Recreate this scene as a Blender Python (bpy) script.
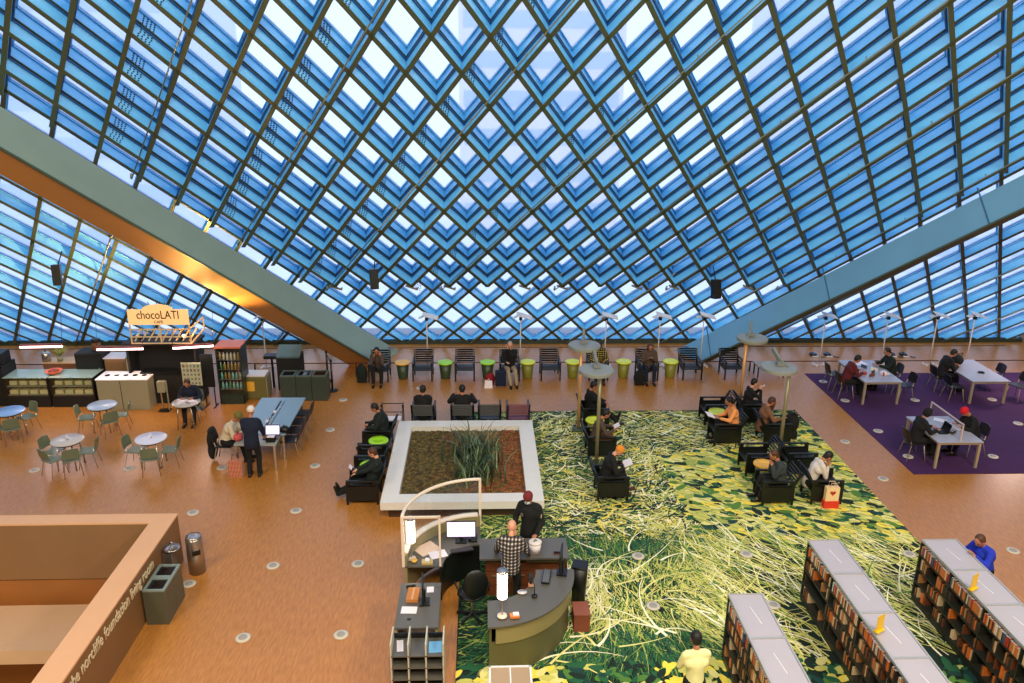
import bpy, bmesh, math, random
from mathutils import Vector, Matrix
random.seed(7)
S = bpy.context.scene
for o in list(bpy.data.objects): bpy.data.objects.remove(o)
COL = S.collection
PI = math.pi
# ------------------------------------------------------------------ camera
FPX = 800.0; PITCH, YAW, ROLL = 0.321582513, 0.0414536361, 0.00981936681
CAMZ = 9.2
fw = Vector((math.sin(YAW)*math.cos(PITCH), math.cos(YAW)*math.cos(PITCH), -math.sin(PITCH)))
r0 = Vector((math.cos(YAW), -math.sin(YAW), 0)); u0 = r0.cross(fw)
rt = r0*math.cos(ROLL) + u0*math.sin(ROLL); up = -r0*math.sin(ROLL) + u0*math.cos(ROLL)
cd = bpy.data.cameras.new('camera'); cam = bpy.data.objects.new('camera', cd); COL.objects.link(cam)
cd.sensor_width = 36; cd.lens = FPX*36/1024; cd.clip_end = 500
m3 = Matrix((rt, up, -fw)).transposed()
cam.matrix_world = Matrix.Translation((0, 0, CAMZ)) @ m3.to_4x4()
S.camera = cam
# ------------------------------------------------------------------ world, colour, lights
SKY = 1.5
w = bpy.data.worlds.new('sky'); S.world = w; w.use_nodes = True
bg = w.node_tree.nodes['Background']; bg.inputs[0].default_value = (0.72, 0.82, 1.0, 1); bg.inputs[1].default_value = SKY
vs = S.view_settings; vs.view_transform = 'Standard'; vs.look = 'None'; vs.gamma = 1; vs.use_curve_mapping = False
vs.exposure = 0.14
S.display_settings.display_device = 'sRGB'

def area_light(name, loc, direction, sx, sy, power, col):
    d = bpy.data.lights.new(name, 'AREA'); d.shape = 'RECTANGLE'; d.size = sx; d.size_y = sy; d.energy = power; d.color = col
    o = bpy.data.objects.new(name, d); COL.objects.link(o); o.location = loc
    o.rotation_euler = Vector(direction).to_track_quat('-Z', 'Y').to_euler(); return o
area_light('stair_lamp_light', (-11, 6.5, -1.5), (0, 1, .0), 4, 1.5, 150, (1.0, .74, .42))
# added warm fill lights, unseen, high behind the balcony, stronger to the right
for i, (x, y) in enumerate(((-11, 4), (0, 3), (11, 4), (-11, -2), (0, -2), (11, -2))):
    area_light('ceiling_fill_light', (x, y, 15.2), (0, .3, -1), 3.2, 3.2, (950, 1250, 1500)[i % 3], (1.0, .89, .72))

def at(x, y, z=0.0):
    """point where the ray through a photo pixel meets height z"""
    d = fw + rt*((x-512)/FPX) + up*((341.5-y)/FPX)
    t = (z-CAMZ)/d.z
    return Vector((d.x*t, d.y*t, z))

# ------------------------------------------------------------------ materials
MATS = {}
def lin(c):
    return tuple(((v/12.92) if v <= .04045 else ((v+.055)/1.055)**2.4) for v in c)
def mat(name, col, rough=.5, metal=0, spec=.5, emit=0, trans=None, noise=0, nscale=20, coat=0):
    if name in MATS: return MATS[name]
    m = bpy.data.materials.new(name); m.use_nodes = True; nt = m.node_tree; b = nt.nodes['Principled BSDF']
    c = lin(col)
    b.inputs['Base Color'].default_value = (*c, 1); b.inputs['Roughness'].default_value = rough
    b.inputs['Metallic'].default_value = metal; b.inputs['Specular IOR Level'].default_value = spec
    b.inputs['Coat Weight'].default_value = coat
    if noise:
        tc = nt.nodes.new('ShaderNodeTexCoord'); n = nt.nodes.new('ShaderNodeTexNoise'); n.inputs['Scale'].default_value = nscale
        n.inputs['Detail'].default_value = 4
        mx = nt.nodes.new('ShaderNodeMix'); mx.data_type = 'RGBA'
        mx.inputs[6].default_value = (*[v*(1-noise) for v in c], 1); mx.inputs[7].default_value = (*[min(1, v*(1+noise)) for v in c], 1)
        nt.links.new(tc.outputs['Object'], n.inputs['Vector']); nt.links.new(n.outputs['Fac'], mx.inputs[0]); nt.links.new(mx.outputs[2], b.inputs['Base Color'])
    if emit:
        b.inputs['Emission Color'].default_value = (*c, 1); b.inputs['Emission Strength'].default_value = emit
    MATS[name] = m; return m
def glassmat(name, col, opac, rough=.05, gloss=.08, tint=(.97, .985, 1)):
    if name in MATS: return MATS[name]
    m = bpy.data.materials.new(name); m.use_nodes = True; nt = m.node_tree; nt.nodes.clear()
    o = nt.nodes.new('ShaderNodeOutputMaterial'); t = nt.nodes.new('ShaderNodeBsdfTransparent'); tl = nt.nodes.new('ShaderNodeBsdfTranslucent')
    g = nt.nodes.new('ShaderNodeBsdfGlossy'); g.inputs['Roughness'].default_value = rough
    tl.inputs[0].default_value = (*lin(col), 1); t.inputs[0].default_value = (*tint, 1)
    a = nt.nodes.new('ShaderNodeMixShader'); a.inputs[0].default_value = opac
    b = nt.nodes.new('ShaderNodeMixShader'); b.inputs[0].default_value = gloss
    nt.links.new(t.outputs[0], a.inputs[1]); nt.links.new(tl.outputs[0], a.inputs[2])
    nt.links.new(a.outputs[0], b.inputs[1]); nt.links.new(g.outputs[0], b.inputs[2]); nt.links.new(b.outputs[0], o.inputs[0])
    MATS[name] = m; return m

BLACK = mat('black_plastic', (.055, .07, .07), .42, noise=.2, nscale=8)
DARKM = mat('dark_metal', (.16, .16, .16), .35, .6)
STEEL = mat('brushed_steel', (.72, .70, .68), .28, .9, noise=.1, nscale=30)
CHROME = mat('chrome_legs', (.80, .78, .74), .25, .9)
WHITE = mat('white_paint', (.90, .88, .88), .45, noise=.03)
PAPER = mat('paper', (.93, .90, .92), .7)
LIME = mat('lime_plastic', (.62, .86, .05), .35)
LEMON = mat('lemon_plastic', (.86, .90, .16), .35)
AMBER = mat('amber_plastic', (.93, .70, .25), .35)
BUCKET = mat('olive_tub', (.50, .50, .17), .4)
BUCKETD = mat('shaded_green_tub', (.20, .27, .16), .4)  # same tub as the olive one, shade put into the body colour
MAROON = mat('maroon_slats', (.40, .13, .20), .4)
PLUM = mat('plum_slats', (.22, .16, .22), .4)
OLIVE = mat('olive_steel', (.33, .39, .31), .45, .2)  # lattice flanges: the webs' light-blue paint with interior shade put in
BLUEW = mat('blue_skylit_web', (.48, .82, 1.0), .27, spec=.8, noise=.06, nscale=3)  # light-blue paint with the sky light put into a brighter blue
BEAMG = mat('beam_cladding', (.56, .66, .62), .6, noise=.12, nscale=1.2)
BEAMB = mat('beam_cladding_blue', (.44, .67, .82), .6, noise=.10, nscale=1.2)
WOOD = mat('pale_wood', (.84, .68, .48), .5, noise=.12, nscale=2)
CREAM = mat('cream_panel', (.60, .58, .47), .5, noise=.06)
GREYTOP = mat('grey_laminate', (.35, .34, .31), .35, noise=.06)
OLIVEP = mat('olive_panel', (.36, .35, .23), .45, noise=.08, nscale=3)
TANBAND = mat('tan_band', (.56, .52, .35), .4, noise=.05)
BLUETOP = mat('blue_grey_laminate', (.52, .66, .74), .3)
BROWNW = mat('brown_wood', (.45, .25, .14), .45, noise=.2, nscale=6)
SCREEN = mat('lit_screen', (.88, .84, .95), .3, emit=.9)
BLACKSCR = mat('black_glass', (.03, .04, .05), .12)
LAMPW = mat('lamp_glow', (1.0, .93, .82), .4, emit=6)
GLASS = glassmat('clear_glass', (.8, .9, .9), .02, gloss=.05)
SKIN = [mat('skin_light', (.86, .62, .50), .5), mat('skin_tan', (.70, .46, .34), .5), mat('skin_brown', (.42, .26, .18), .5)]

# ------------------------------------------------------------------ mesh builder
class MB:
    def __init__(s): s.v = []; s.f = []; s.m = []; s.cur = 0; s.smooth = []
    def add(s, vs, fs, smooth=False):
        n = len(s.v); s.v += [tuple(v) for v in vs]
        for f in fs: s.f.append(tuple(i+n for i in f)); s.m.append(s.cur); s.smooth.append(smooth)
        return s
    def mi(s, i): s.cur = i; return s
    def box(s, c, d, rz=0, rx=0, ry=0, M=None):
        x, y, z = d[0]/2, d[1]/2, d[2]/2
        vs = [Vector((a*x, b*y, e*z)) for a in (-1, 1) for b in (-1, 1) for e in (-1, 1)]
        R = Matrix.Rotation(rz, 3, 'Z') @ Matrix.Rotation(ry, 3, 'Y') @ Matrix.Rotation(rx, 3, 'X') if M is None else M
        vs = [R @ v + Vector(c) for v in vs]
        return s.add(vs, [(0, 1, 3, 2), (4, 6, 7, 5), (0, 4, 5, 1), (2, 3, 7, 6), (0, 2, 6, 4), (1, 5, 7, 3)])
    def bar(s, a, b, w, h=None, upv=(0, 0, 1)):
        """rectangular bar from a to b"""
        a = Vector(a); b = Vector(b); h = h or w; d = (b-a).normalized(); U = Vector(upv)
        if abs(d.dot(U)) > .98: U = Vector((0, 1, 0))
        X = d.cross(U).normalized(); Z = X.cross(d)
        vs = [p + X*(i*w/2) + Z*(j*h/2) for p in (a, b) for i, j in ((-1, -1), (1, -1), (1, 1), (-1, 1))]
        return s.add(vs, [(3, 2, 1, 0), (4, 5, 6, 7), (0, 1, 5, 4), (1, 2, 6, 5), (2, 3, 7, 6), (3, 0, 4, 7)])
    def cyl(s, a, b, r, r2=None, n=12, smooth=True):
        a = Vector(a); b = Vector(b); r2 = r if r2 is None else r2; d = (b-a).normalized()
        U = Vector((0, 0, 1)) if abs(d.z) < .95 else Vector((1, 0, 0)); X = d.cross(U).normalized(); Y = d.cross(X)
        vs = []
        for p, q in ((a, r), (b, r2)):
            for k in range(n): t = 2*PI*k/n; vs.append(p + X*(q*math.cos(t)) + Y*(q*math.sin(t)))
        s.add(vs, [(k, (k+1) % n, n+(k+1) % n, n+k) for k in range(n)], smooth)
        return s.add([v for v in vs], [tuple(range(n-1, -1, -1)), tuple(range(n, 2*n))])
    def lathe(s, c, prof, n=20, smooth=True, sx=1, sy=1):
        vs = []; c = Vector(c)
        for r, z in prof:
            for k in range(n): t = 2*PI*k/n; vs.append(c + Vector((r*math.cos(t)*sx, r*math.sin(t)*sy, z)))
        fs = [(i*n+k, i*n+(k+1) % n, (i+1)*n+(k+1) % n, (i+1)*n+k) for i in range(len(prof)-1) for k in range(n)]
        fs += [tuple(range(n-1, -1, -1)), tuple(range((len(prof)-1)*n, len(prof)*n))]
        return s.add(vs, fs, smooth)
    def tube(s, pts, r, n=6):
        pts = [Vector(p) for p in pts]; N = len(pts); vs = []
        rr = r if isinstance(r, (list, tuple)) else [r]*N
        for i, p in enumerate(pts):
            d = (pts[min(i+1, N-1)] - pts[max(i-1, 0)]).normalized()
            U = Vector((0, 0, 1)) if abs(d.z) < .9 else Vector((1, 0, 0)); X = d.cross(U).normalized(); Y = d.cross(X)
            for k in range(n): t = 2*PI*k/n; vs.append(p + X*(rr[i]*math.cos(t)) + Y*(rr[i]*math.sin(t)))
        fs = [(i*n+k, i*n+(k+1) % n, (i+1)*n+(k+1) % n, (i+1)*n+k) for i in range(N-1) for k in range(n)]
        fs += [tuple(range(n-1, -1, -1)), tuple(range((N-1)*n, N*n))]
        return s.add(vs, fs, True)
    def prism(s, poly, z0, z1):
        n = len(poly); vs = [(x, y, z0) for x, y in poly] + [(x, y, z1) for x, y in poly]
        return s.add(vs, [tuple(range(n-1, -1, -1)), tuple(range(n, 2*n))] + [(k, (k+1) % n, n+(k+1) % n, n+k) for k in range(n)])
    def ball(s, c, r, nu=12, nv=8, M=None):
        c = Vector(c); r = Vector(r) if not isinstance(r, (int, float)) else Vector((r, r, r)); vs = []; R = M or Matrix.Identity(3)
        for i in range(nv+1):
            a = PI*i/nv
            for k in range(nu): t = 2*PI*k/nu; vs.append(c + R @ Vector((r.x*math.sin(a)*math.cos(t), r.y*math.sin(a)*math.sin(t), r.z*math.cos(a))))
        return s.add(vs, [(i*nu+k, (i+1)*nu+k, (i+1)*nu+(k+1) % nu, i*nu+(k+1) % nu) for i in range(nv) for k in range(nu)], True)
    def mesh(s, name, mats):
        me = bpy.data.meshes.new(name); me.from_pydata(s.v, [], s.f)
        for m in (mats if isinstance(mats, (list, tuple)) else [mats]): me.materials.append(m)
        me.polygons.foreach_set('material_index', s.m); me.polygons.foreach_set('use_smooth', s.smooth)
        me.validate(); me.update(); return me
    def build(s, name, mats, parent=None, loc=None, bevel=0):
        me = s.mesh(name, mats)
        bm = bmesh.new(); bm.from_mesh(me); bmesh.ops.remove_doubles(bm, verts=bm.verts, dist=1e-6)
        bmesh.ops.recalc_face_normals(bm, faces=bm.faces); bm.to_mesh(me); bm.free()
        o = bpy.data.objects.new(name, me); COL.objects.link(o)
        if parent: o.parent = parent
        if loc is not None: o.location = loc
        if bevel:
            b = o.modifiers.new('bevel', 'BEVEL'); b.width = bevel; b.segments = 2; b.limit_method = 'ANGLE'
        return o
def tag(o, label=None, cat=None, group=None, kind=None):
    if label: o['label'] = label
    if cat: o['category'] = cat
    if group: o['group'] = group
    if kind: o['kind'] = kind
    return o
def thing(name, label, cat, loc=(0, 0, 0), rz=0, group=None):
    o = bpy.data.objects.new(name, None); COL.objects.link(o); o.location = loc; o.rotation_euler = (0, 0, rz)
    return tag(o, label, cat, group)
KIDS = {}
def dup(root, loc, rz, label=None, group=None):
    if not KIDS:
        pass
    def cp(o, p):
        c = o.copy(); COL.objects.link(c)
        if p: c.parent = p
        for ch in [x for x in root_children(o)]: cp(ch, c)
        return c
    r = cp(root, None); r.location = loc; r.rotation_euler = (0, 0, rz)
    if label: r['label'] = label
    if group: r['group'] = group
    return r
def root_children(o): return list(o.children)
def struct(o): o['kind'] = 'structure'; return o

# ------------------------------------------------------------------ the glass diagrid
SL = 0.7716573; YP = 16.7192141; ZP = 9.8987801; X0 = 0.2147; W = 1.155; HH = 1.9596
UPV = Vector((0, -math.cos(SL), math.sin(SL))); NIN = Vector((0, -math.sin(SL), -math.cos(SL)))
def PL(x, s, off=0): return Vector((x, YP, ZP)) + UPV*s + NIN*off
S0, S1 = -14.62, 8.0; XL, XR = -20.0, 20.0
K = W/HH   # dx/ds of the members
def xL(s): return -6.33 - K*(s+8.01)
def xR(s): return 9.72 + .635*(s+9.45)
def clip(xa, k, smin, smax, fl, fr):
    """member x = xa + k*s, kept between boundary functions; returns (sa, sb) or None"""
    n = 600; good = []
    for i in range(n+1):
        s_ = smin + (smax-smin)*i/n; x = xa + k*s_
        if fl(s_) <= x <= fr(s_): good.append(s_)
    if len(good) < 3: return None
    return good[0], good[-1]
def member(b, xa, k, sa, sb, layer):
    # profile in (t across, off) ; t is measured along x
    if layer == 'inner':
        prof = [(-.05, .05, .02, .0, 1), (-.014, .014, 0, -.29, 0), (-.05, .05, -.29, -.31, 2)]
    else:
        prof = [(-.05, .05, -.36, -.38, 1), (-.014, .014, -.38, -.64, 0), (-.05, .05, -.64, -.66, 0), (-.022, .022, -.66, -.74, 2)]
    for t0, t1, o0, o1, mi in prof:
        c = 1/math.cos(math.atan(k))
        vs = []
        for s_ in (sa, sb):
            for t, of in ((t0, o0), (t1, o0), (t1, o1), (t0, o1)): vs.append(PL(xa + k*s_ + t*c, s_, of))
        b.mi(mi).add(vs, [(0, 1, 2, 3), (7, 6, 5, 4), (0, 4, 5, 1), (1, 5, 6, 2), (2, 6, 7, 3), (3, 7, 4, 0)])
win = bpy.data.objects.new('window_1', None); COL.objects.link(win); win['kind'] = 'structure'
GRIM = mat('seal_and_shadow_navy', (.12, .34, .58), .4)  # glazing caps; also the shadow band painted on the inner back flanges
n = 0
for sg in (1, -1):
    for i in range(-60, 61):
        xa = X0 + i*W      # member passes a crossing at s=0
        r = clip(xa, sg*K, S0, S1, lambda s_: XL, lambda s_: XR)
        if r:
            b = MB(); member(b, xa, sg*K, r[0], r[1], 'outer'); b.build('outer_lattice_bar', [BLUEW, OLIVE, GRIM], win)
        r = clip(xa, sg*K, -5*HH-.02, S1, xL, xR)
        if r and r[1]-r[0] > .3:
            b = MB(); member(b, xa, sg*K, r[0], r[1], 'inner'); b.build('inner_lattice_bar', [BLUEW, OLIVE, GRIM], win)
PANE = glassmat('mesh_glass', (.86, .91, 1.0), .38, gloss=.03, tint=(.84, .90, 1.0))
MB().add([PL(XL, S0-.05, -.70), PL(XR, S0-.05, -.70), PL(XR, S1, -.70), PL(XL, S1, -.70)], [(0, 1, 2, 3)]).build('glass_pane', PANE, win)
# bottom sill: deep blue horizontal box and dark kerb on the floor
b = MB(); p = PL(0, S0+.03, -.38)
b.mi(0).box((0, p.y+.16, .13), (40, .5, .02)); b.mi(1).box((0, p.y-.05, .07), (40, .16, .14)); b.mi(1).box((0, p.y+.5, .2), (40, .14, .4))
b.build('sill', [BLUEW, mat('dark_green_steel', (.20, .25, .21), .5)], win)
# short upright gussets where the lattice meets the kerb
b = MB()
for i in range(-34, 35):
    if i % 2: continue
    xa = X0 + i*W/2
    s_ = S0+.02; x = xa
    # crossing below the floor line at j=-15 (odd): members enter as a triangle
for i in range(-17, 18):
    x = X0 + (i+.5)*W
    a = PL(x-.16, S0+.02, -.36); c_ = PL(x+.16, S0+.02, -.36); d_ = PL(x, S0+.32, -.36); n_ = NIN*(-.03)
    b.add([a, c_, d_, a+n_, c_+n_, d_+n_], [(0, 1, 2), (5, 4, 3), (0, 3, 4, 1), (1, 4, 5, 2), (2, 5, 3, 0)])
b.build('gusset', [mat('dark_green_steel', (0, 0, 0))], win)
# sprinkler pipes along every third rising member
PIPE = mat('pale_pipe', (.54, .58, .54), .4, .3)
for i in range(-59, 61, 3):
    xa = X0 + i*W - .2
    r = clip(xa, K, -5*HH-.1, S1, lambda s_: xL(s_)+.05, lambda s_: min(xR(s_), 18.5))
    if r and r[1]-r[0] > .8:
        b = MB(); b.tube([PL(xa+K*r[0], r[0], .09), PL(xa+K*r[1], r[1], .09)], .016, 8)
        q = r[0]
        while q < r[1]: b.cyl(PL(xa+K*q, q, .09), PL(xa+K*q, q, .0), .018, n=6); q += 1.9
        b.cyl(PL(xa+K*r[0], r[0]+.02, .09), PL(xa+K*r[0]+.02, r[0]+.1, .0), .03, n=6)
        tag(b.build('sprinkler_pipe', PIPE), 'thin pale pipe run along a rising bar of the blue glass roof lattice', 'pipe', 'pipes along the roof lattice')
    r = clip(xa, K, S0+.12, -5*HH+.3 if (xL(-10) < xa-K*10 < xR(-10)) else -4.0, lambda s_: XL, lambda s_: XR)
    if r and r[1]-r[0] > 1.2 and xa+K*r[0] < 17:
        s1 = r[1]
        # stop below the slanted beams
        pts = [t for t in [r[0]+(s1-r[0])*j/60 for j in range(61)]]
        x_mid = xa + K*r[0]
        if x_mid < xL(r[0])-.4:
            ok = [t for t in pts if xa+K*t < xL(t)-1.0]; s1 = ok[-1] if ok else r[0]
        elif x_mid > xR(r[0])+.2:
            ok = [t for t in [r[0]+.1*j for j in range(116)] if xa+K*t < 18.6 and xa+K*t > xR(t)+.5]; s1 = ok[-1] if ok else r[0]
        if s1-r[0] > .8 and abs(x_mid) < 18:
            b = MB(); b.tube([PL(xa+K*r[0], r[0], -.28), PL(xa+K*s1, s1, -.28)], .026, 8)
            b.cyl(PL(xa+K*r[0], r[0], -.28), PL(xa+K*r[0]-.1, r[0]-.05, -.1), .035, n=6)
            tag(b.build('sprinkler_pipe', PIPE), 'thin pale pipe rising from the foot of the glass wall', 'pipe', 'pipes rising from the foot of the glass')
# bolted splice plates on every third bay of the inner lattice
DOT = mat('bolt_dark', (.10, .22, .36), .5)
for i in (-9, -6, -3, 0, 3):
    for j in range(-5, 3):
        s_ = j*HH/1.0; 
        for hs_ in (0, .5):
            sc = (j+hs_)*HH; xc = X0 + i*W + K*sc
            if not (xL(sc)+.2 < xc < xR(sc)-1): continue
            dv = (Vector((1, 0, 0))*(-K) + UPV*1.0).normalized()*-1   # falling member, down to the right
            nv = dv.cross(NIN).normalized(); nv = nv if nv.dot(UPV) > 0 else -nv
            P_ = PL(xc, sc, 0); b = MB()
            for a_ in range(4):
                for o_ in (-.06, -.12, -.19, -.25, -.43, -.49, -.55, -.61):
                    b.cyl(P_+dv*(.16+.085*a_+(.03 if int(o_*100) % 2 else 0))+NIN*o_+nv*.012, P_+dv*(.16+.085*a_+(.03 if int(o_*100) % 2 else 0))+NIN*o_+nv*.03, .017, n=6)
            b.build('splice_bolts', DOT, win)
# small bracket fittings where the inner lattice stops
b_me = None
for i in range(-20, 20):
    x = X0 + i*W + 0*W
    s_ = -5*HH-.12
    if xL(s_)+.4 < x < xR(s_)-.4 and (i % 3):
        if b_me is None:
            q = MB(); q.bar((-.16, -.1, .12), (.16, .08, -.04), .09, .06); q.bar((.16, .08, -.04), (.16, .2, -.02), .04)
            b_me = q.build('lattice_bracket', [mat('bracket_grey', (.52, .50, .44), .5)]); o = b_me
        else: o = b_me.copy(); COL.objects.link(o)
        o.location = PL(x, s_, .02)
        tag(o, 'small stubby bracket at the lower edge of the inner roof lattice', 'bracket', 'brackets along the lower edge of the inner lattice')

# the two slanted box beams
def beam(name, label, fx, k, wx, o0, o1, sa, sb, m_side, m_front):
    b = MB(); vs = []
    for s_ in (sa, sb):
        for x, of in ((fx(s_), o0), (fx(s_), o1), (fx(s_)+wx, o1), (fx(s_)+wx, o0)): vs.append(PL(x, s_, of))
    # foot cut level with the floor
    for i in range(4):
        d = (vs[i+4]-vs[i]); t = (0.0-vs[i].z)/d.z; vs[i] = vs[i]+d*t
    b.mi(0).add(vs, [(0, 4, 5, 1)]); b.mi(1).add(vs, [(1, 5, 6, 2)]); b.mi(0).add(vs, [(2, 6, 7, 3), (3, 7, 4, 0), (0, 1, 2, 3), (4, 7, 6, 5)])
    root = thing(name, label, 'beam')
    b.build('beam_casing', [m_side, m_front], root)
    e = MB()
    A = [PL(fx(s_)+(.03 if wx < 0 else -.03), s_, o1+.01) for s_ in (sa+1.2, sb)]
    e.bar(A[0], A[1], .05, .05, upv=NIN); e.build('edge_trim', OLIVE, root)
    st = MB(); s_ = sa+2.0
    while s_ < sb and wx > 0:
        side = 1 if wx < 0 else -1
        p0 = PL(fx(s_)+side*.015, s_, o0+.02); p1 = PL(fx(s_)+side*.015, s_, o1-.03)
        st.bar(p0, p1, .012, .03, upv=(1, 0, 0)); st.cyl(PL(fx(s_)+side*.02, s_, o0), PL(fx(s_)+side*.02, s_, o0-.25), .02, n=6); s_ += 3.92
    if wx > 0: st.build('stiffener', mat('stiffener_blue', (.22, .42, .54), .5), root)
    return root
beam('slanted_beam', 'huge slanted box beam rising to the upper left, orange-lit underside', xL, -K, -.95, .26, 1.2, -14.6, S1, BEAMG, mat('beam_soffit_lit', (.72, .52, .30), .55, noise=.1, nscale=1))  # warm lamp glow is also put into the soffit colour
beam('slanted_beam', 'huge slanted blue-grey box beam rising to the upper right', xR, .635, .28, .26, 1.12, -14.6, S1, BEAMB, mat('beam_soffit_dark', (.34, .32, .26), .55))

# ------------------------------------------------------------------ floor, walls, ceiling
def floor_mat():
    m = bpy.data.materials.new('floor_cork'); m.use_nodes = True; nt = m.node_tree; b = nt.nodes['Principled BSDF']
    tc = nt.nodes.new('ShaderNodeTexCoord'); mp = nt.nodes.new('ShaderNodeMapping'); mp.inputs['Scale'].default_value = (26, 4.5, 1)
    n1 = nt.nodes.new('ShaderNodeTexNoise'); n1.inputs['Scale'].default_value = 1; n1.inputs['Detail'].default_value = 3
    n2 = nt.nodes.new('ShaderNodeTexNoise'); n2.inputs['Scale'].default_value = .35; n2.inputs['Detail'].default_value = 2
    r = nt.nodes.new('ShaderNodeValToRGB'); e = r.color_ramp.elements
    e[0].position = .25; e[0].color = (*lin((.64, .41, .16)), 1); e[1].position = .75; e[1].color = (*lin((.77, .52, .24)), 1)
    mx = nt.nodes.new('ShaderNodeMix'); mx.data_type = 'RGBA'; mx.blend_type = 'MULTIPLY'; mx.inputs[0].default_value = .3
    r2 = nt.nodes.new('ShaderNodeValToRGB'); r2.color_ramp.elements[0].position = .35; r2.color_ramp.elements[0].color = (.78, .72, .66, 1)
    r2.color_ramp.elements[1].position = .65; r2.color_ramp.elements[1].color = (1, 1, 1, 1)
    L = nt.links.new
    L(tc.outputs['Object'], mp.inputs[0]); L(mp.outputs[0], n1.inputs['Vector']); L(tc.outputs['Object'], n2.inputs['Vector'])
    L(n1.outputs['Fac'], r.inputs[0]); L(n2.outputs['Fac'], r2.inputs[0]); L(r.outputs[0], mx.inputs[6]); L(r2.outputs[0], mx.inputs[7]); L(mx.outputs[2], b.inputs['Base Color'])
    b.inputs['Roughness'].default_value = .30; b.inputs['Specular IOR Level'].default_value = .6
    return m
FLOOR = floor_mat()
# void opening: x -16..-6.3 , y ..13.62
VX, VY = -6.3, 13.62; PX, PY = -5.9, 13.93; YB = -7.0
b = MB()
def slab(x0, x1, y0, y1, z1=0, t=.3): b.box(((x0+x1)/2, (y0+y1)/2, z1-t/2), (x1-x0, y1-y0, t))
slab(-20, 20, PY, 27.6); slab(PX, 20, YB, PY)
struct(b.build('floor', FLOOR))
WALLP = mat('interior_wall', (.62, .56, .48), .8)
zt = PL(0, S1).z; yt = PL(0, S1).y
b = MB(); b.box((0, (yt+YB)/2, zt+.15), (40, yt-YB+.5, .3)); struct(b.build('ceiling', WALLP))
b = MB(); b.box((0, YB-.15, zt/2-4), (40, .3, zt+8)); struct(b.build('wall_back', WALLP))
for sx, nm in ((-1, 'wall_left'), (1, 'wall_right')):
    poly = [(YB, 0), (PL(0, S0, -.8).y, 0), (PL(0, S1, -.8).y, zt), (YB, zt)]
    if sx < 0: poly = [(YB, -8), (13.6, -8), (13.6, 0)] + poly[1:]
    b = MB(); X_ = sx*20.0
    k = len(poly); vs = [(X_, y, z) for y, z in poly] + [(X_+sx*.3, y, z) for y, z in poly]
    b.add(vs, [tuple(range(k)), tuple(range(2*k-1, k-1, -1))] + [(i, (i+1) % k, k+(i+1) % k, k+i) for i in range(k)])
    struct(b.build(nm, WALLP))
# street outside and pale office blocks behind the glass
STREET = mat('pale_paving', (.95, .96, .98), .9)
struct(MB().box((0, 90, -6.2), (260, 125, .4)).build('street', STREET))
for x, y, sx, sy, h, c, lb in ((-34, 74, 22, 16, 34, (.80, .84, .92), 'pale blue office block far behind the glass, left side'),
                              (6, 88, 16, 14, 48, (.90, .86, .90), 'slim pale pinkish tower behind the middle of the glass'),
                              (38, 72, 24, 18, 38, (.84, .86, .92), 'broad pale office block behind the glass, right side')):
    t = thing('office_building', lb, 'building', (x, y, -6))
    MB().box((0, 0, h/2), (sx, sy, h)).build('facade', mat('facade_'+str(x), c, .8), t)
    q = MB(); k = 0
    for fl_ in range(int(h/3.6)):
        q.box((0, -sy/2-.03, 2.2+fl_*3.6), (sx*.94, .1, 1.5))
    q.build('window_band', mat('tower_glass', (.62, .72, .84), .2), t)
# parapet around the void
PAR = mat('parapet_veneer', (.50, .36, .22), .45, noise=.15, nscale=1.5)
PART = mat('parapet_cap', (.86, .66, .48), .5, noise=.06, nscale=2)
root = thing('parapet_wall', 'L-shaped pale wood parapet wall around the stair void, lower left', 'parapet wall')
b = MB(); b.box(((-20+PX)/2, (VY+PY)/2, .42), (PX+20, PY-VY, 1.2)); b.box(((VX+PX)/2, (YB+VY)/2, .42), (PX-VX, VY-YB, 1.2))
b.build('wall_panel', PAR, root)
b = MB(); b.box(((-20+PX)/2, (VY+PY)/2, 1.035), (PX+20+.02, PY-VY+.02, .035)); b.box(((VX+PX)/2, (YB+VY)/2-.01, 1.035), (PX-VX+.02, VY-YB, .035))
b.build('cap_board', PART, root)
INW = mat('void_veneer', (.55, .33, .11), .5, noise=.18, nscale=1.1)
b = MB(); b.box(((-20+VX)/2, VY+.1, -4.2), (VX+20, .2, 8.0)); struct(b.build('wall_void_far', INW))
b = MB(); b.box((VX+.1, (YB+VY)/2, -3.8), (.2, VY-YB, 7.4)); struct(b.build('wall_void_side', INW))
b = MB(); b.box((-13.2, 12.96, -.92), (13.7, 1.32, .3)); struct(b.build('landing', mat('landing_top', (.80, .66, .52), .6, noise=.08, nscale=2)))
b = MB(); b.box((-13.2, 4, -7.8), (13.8, 20, .3)); struct(b.build('floor_below', mat('deep_floor', (.28, .18, .12), .8)))
# lettering on the outer face of the parapet
def text_mesh(txt, size, name, m, loc, rot, parent, ext=.006, align='LEFT', sx=1):
    c = bpy.data.curves.new(name, 'FONT'); c.body = txt; c.size = size; c.extrude = ext; c.align_x = align
    o = bpy.data.objects.new(name, c); COL.objects.link(o)
    dg = bpy.context.evaluated_depsgraph_get(); me = bpy.data.meshes.new_from_object(o.evaluated_get(dg))
    bpy.data.objects.remove(o); me.materials.clear(); me.materials.append(m)
    o = bpy.data.objects.new(name, me); COL.objects.link(o); o.parent = parent; o.location = loc; o.rotation_euler = rot; o.scale = (sx, 1, 1); return o, me
LET = mat('letter_cream', (.86, .80, .66), .5)
o, me = text_mesh('the norcliffe foundation living room', .30, 'lettering', LET, (PX+.012, 9.1, .68), (PI/2, 0, PI/2), root)
wd = max(v.co.x for v in me.vertices); o.scale = (3.08/wd, 1.0, 1); o.location.y = 9.53; o.location.z = .74

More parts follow.
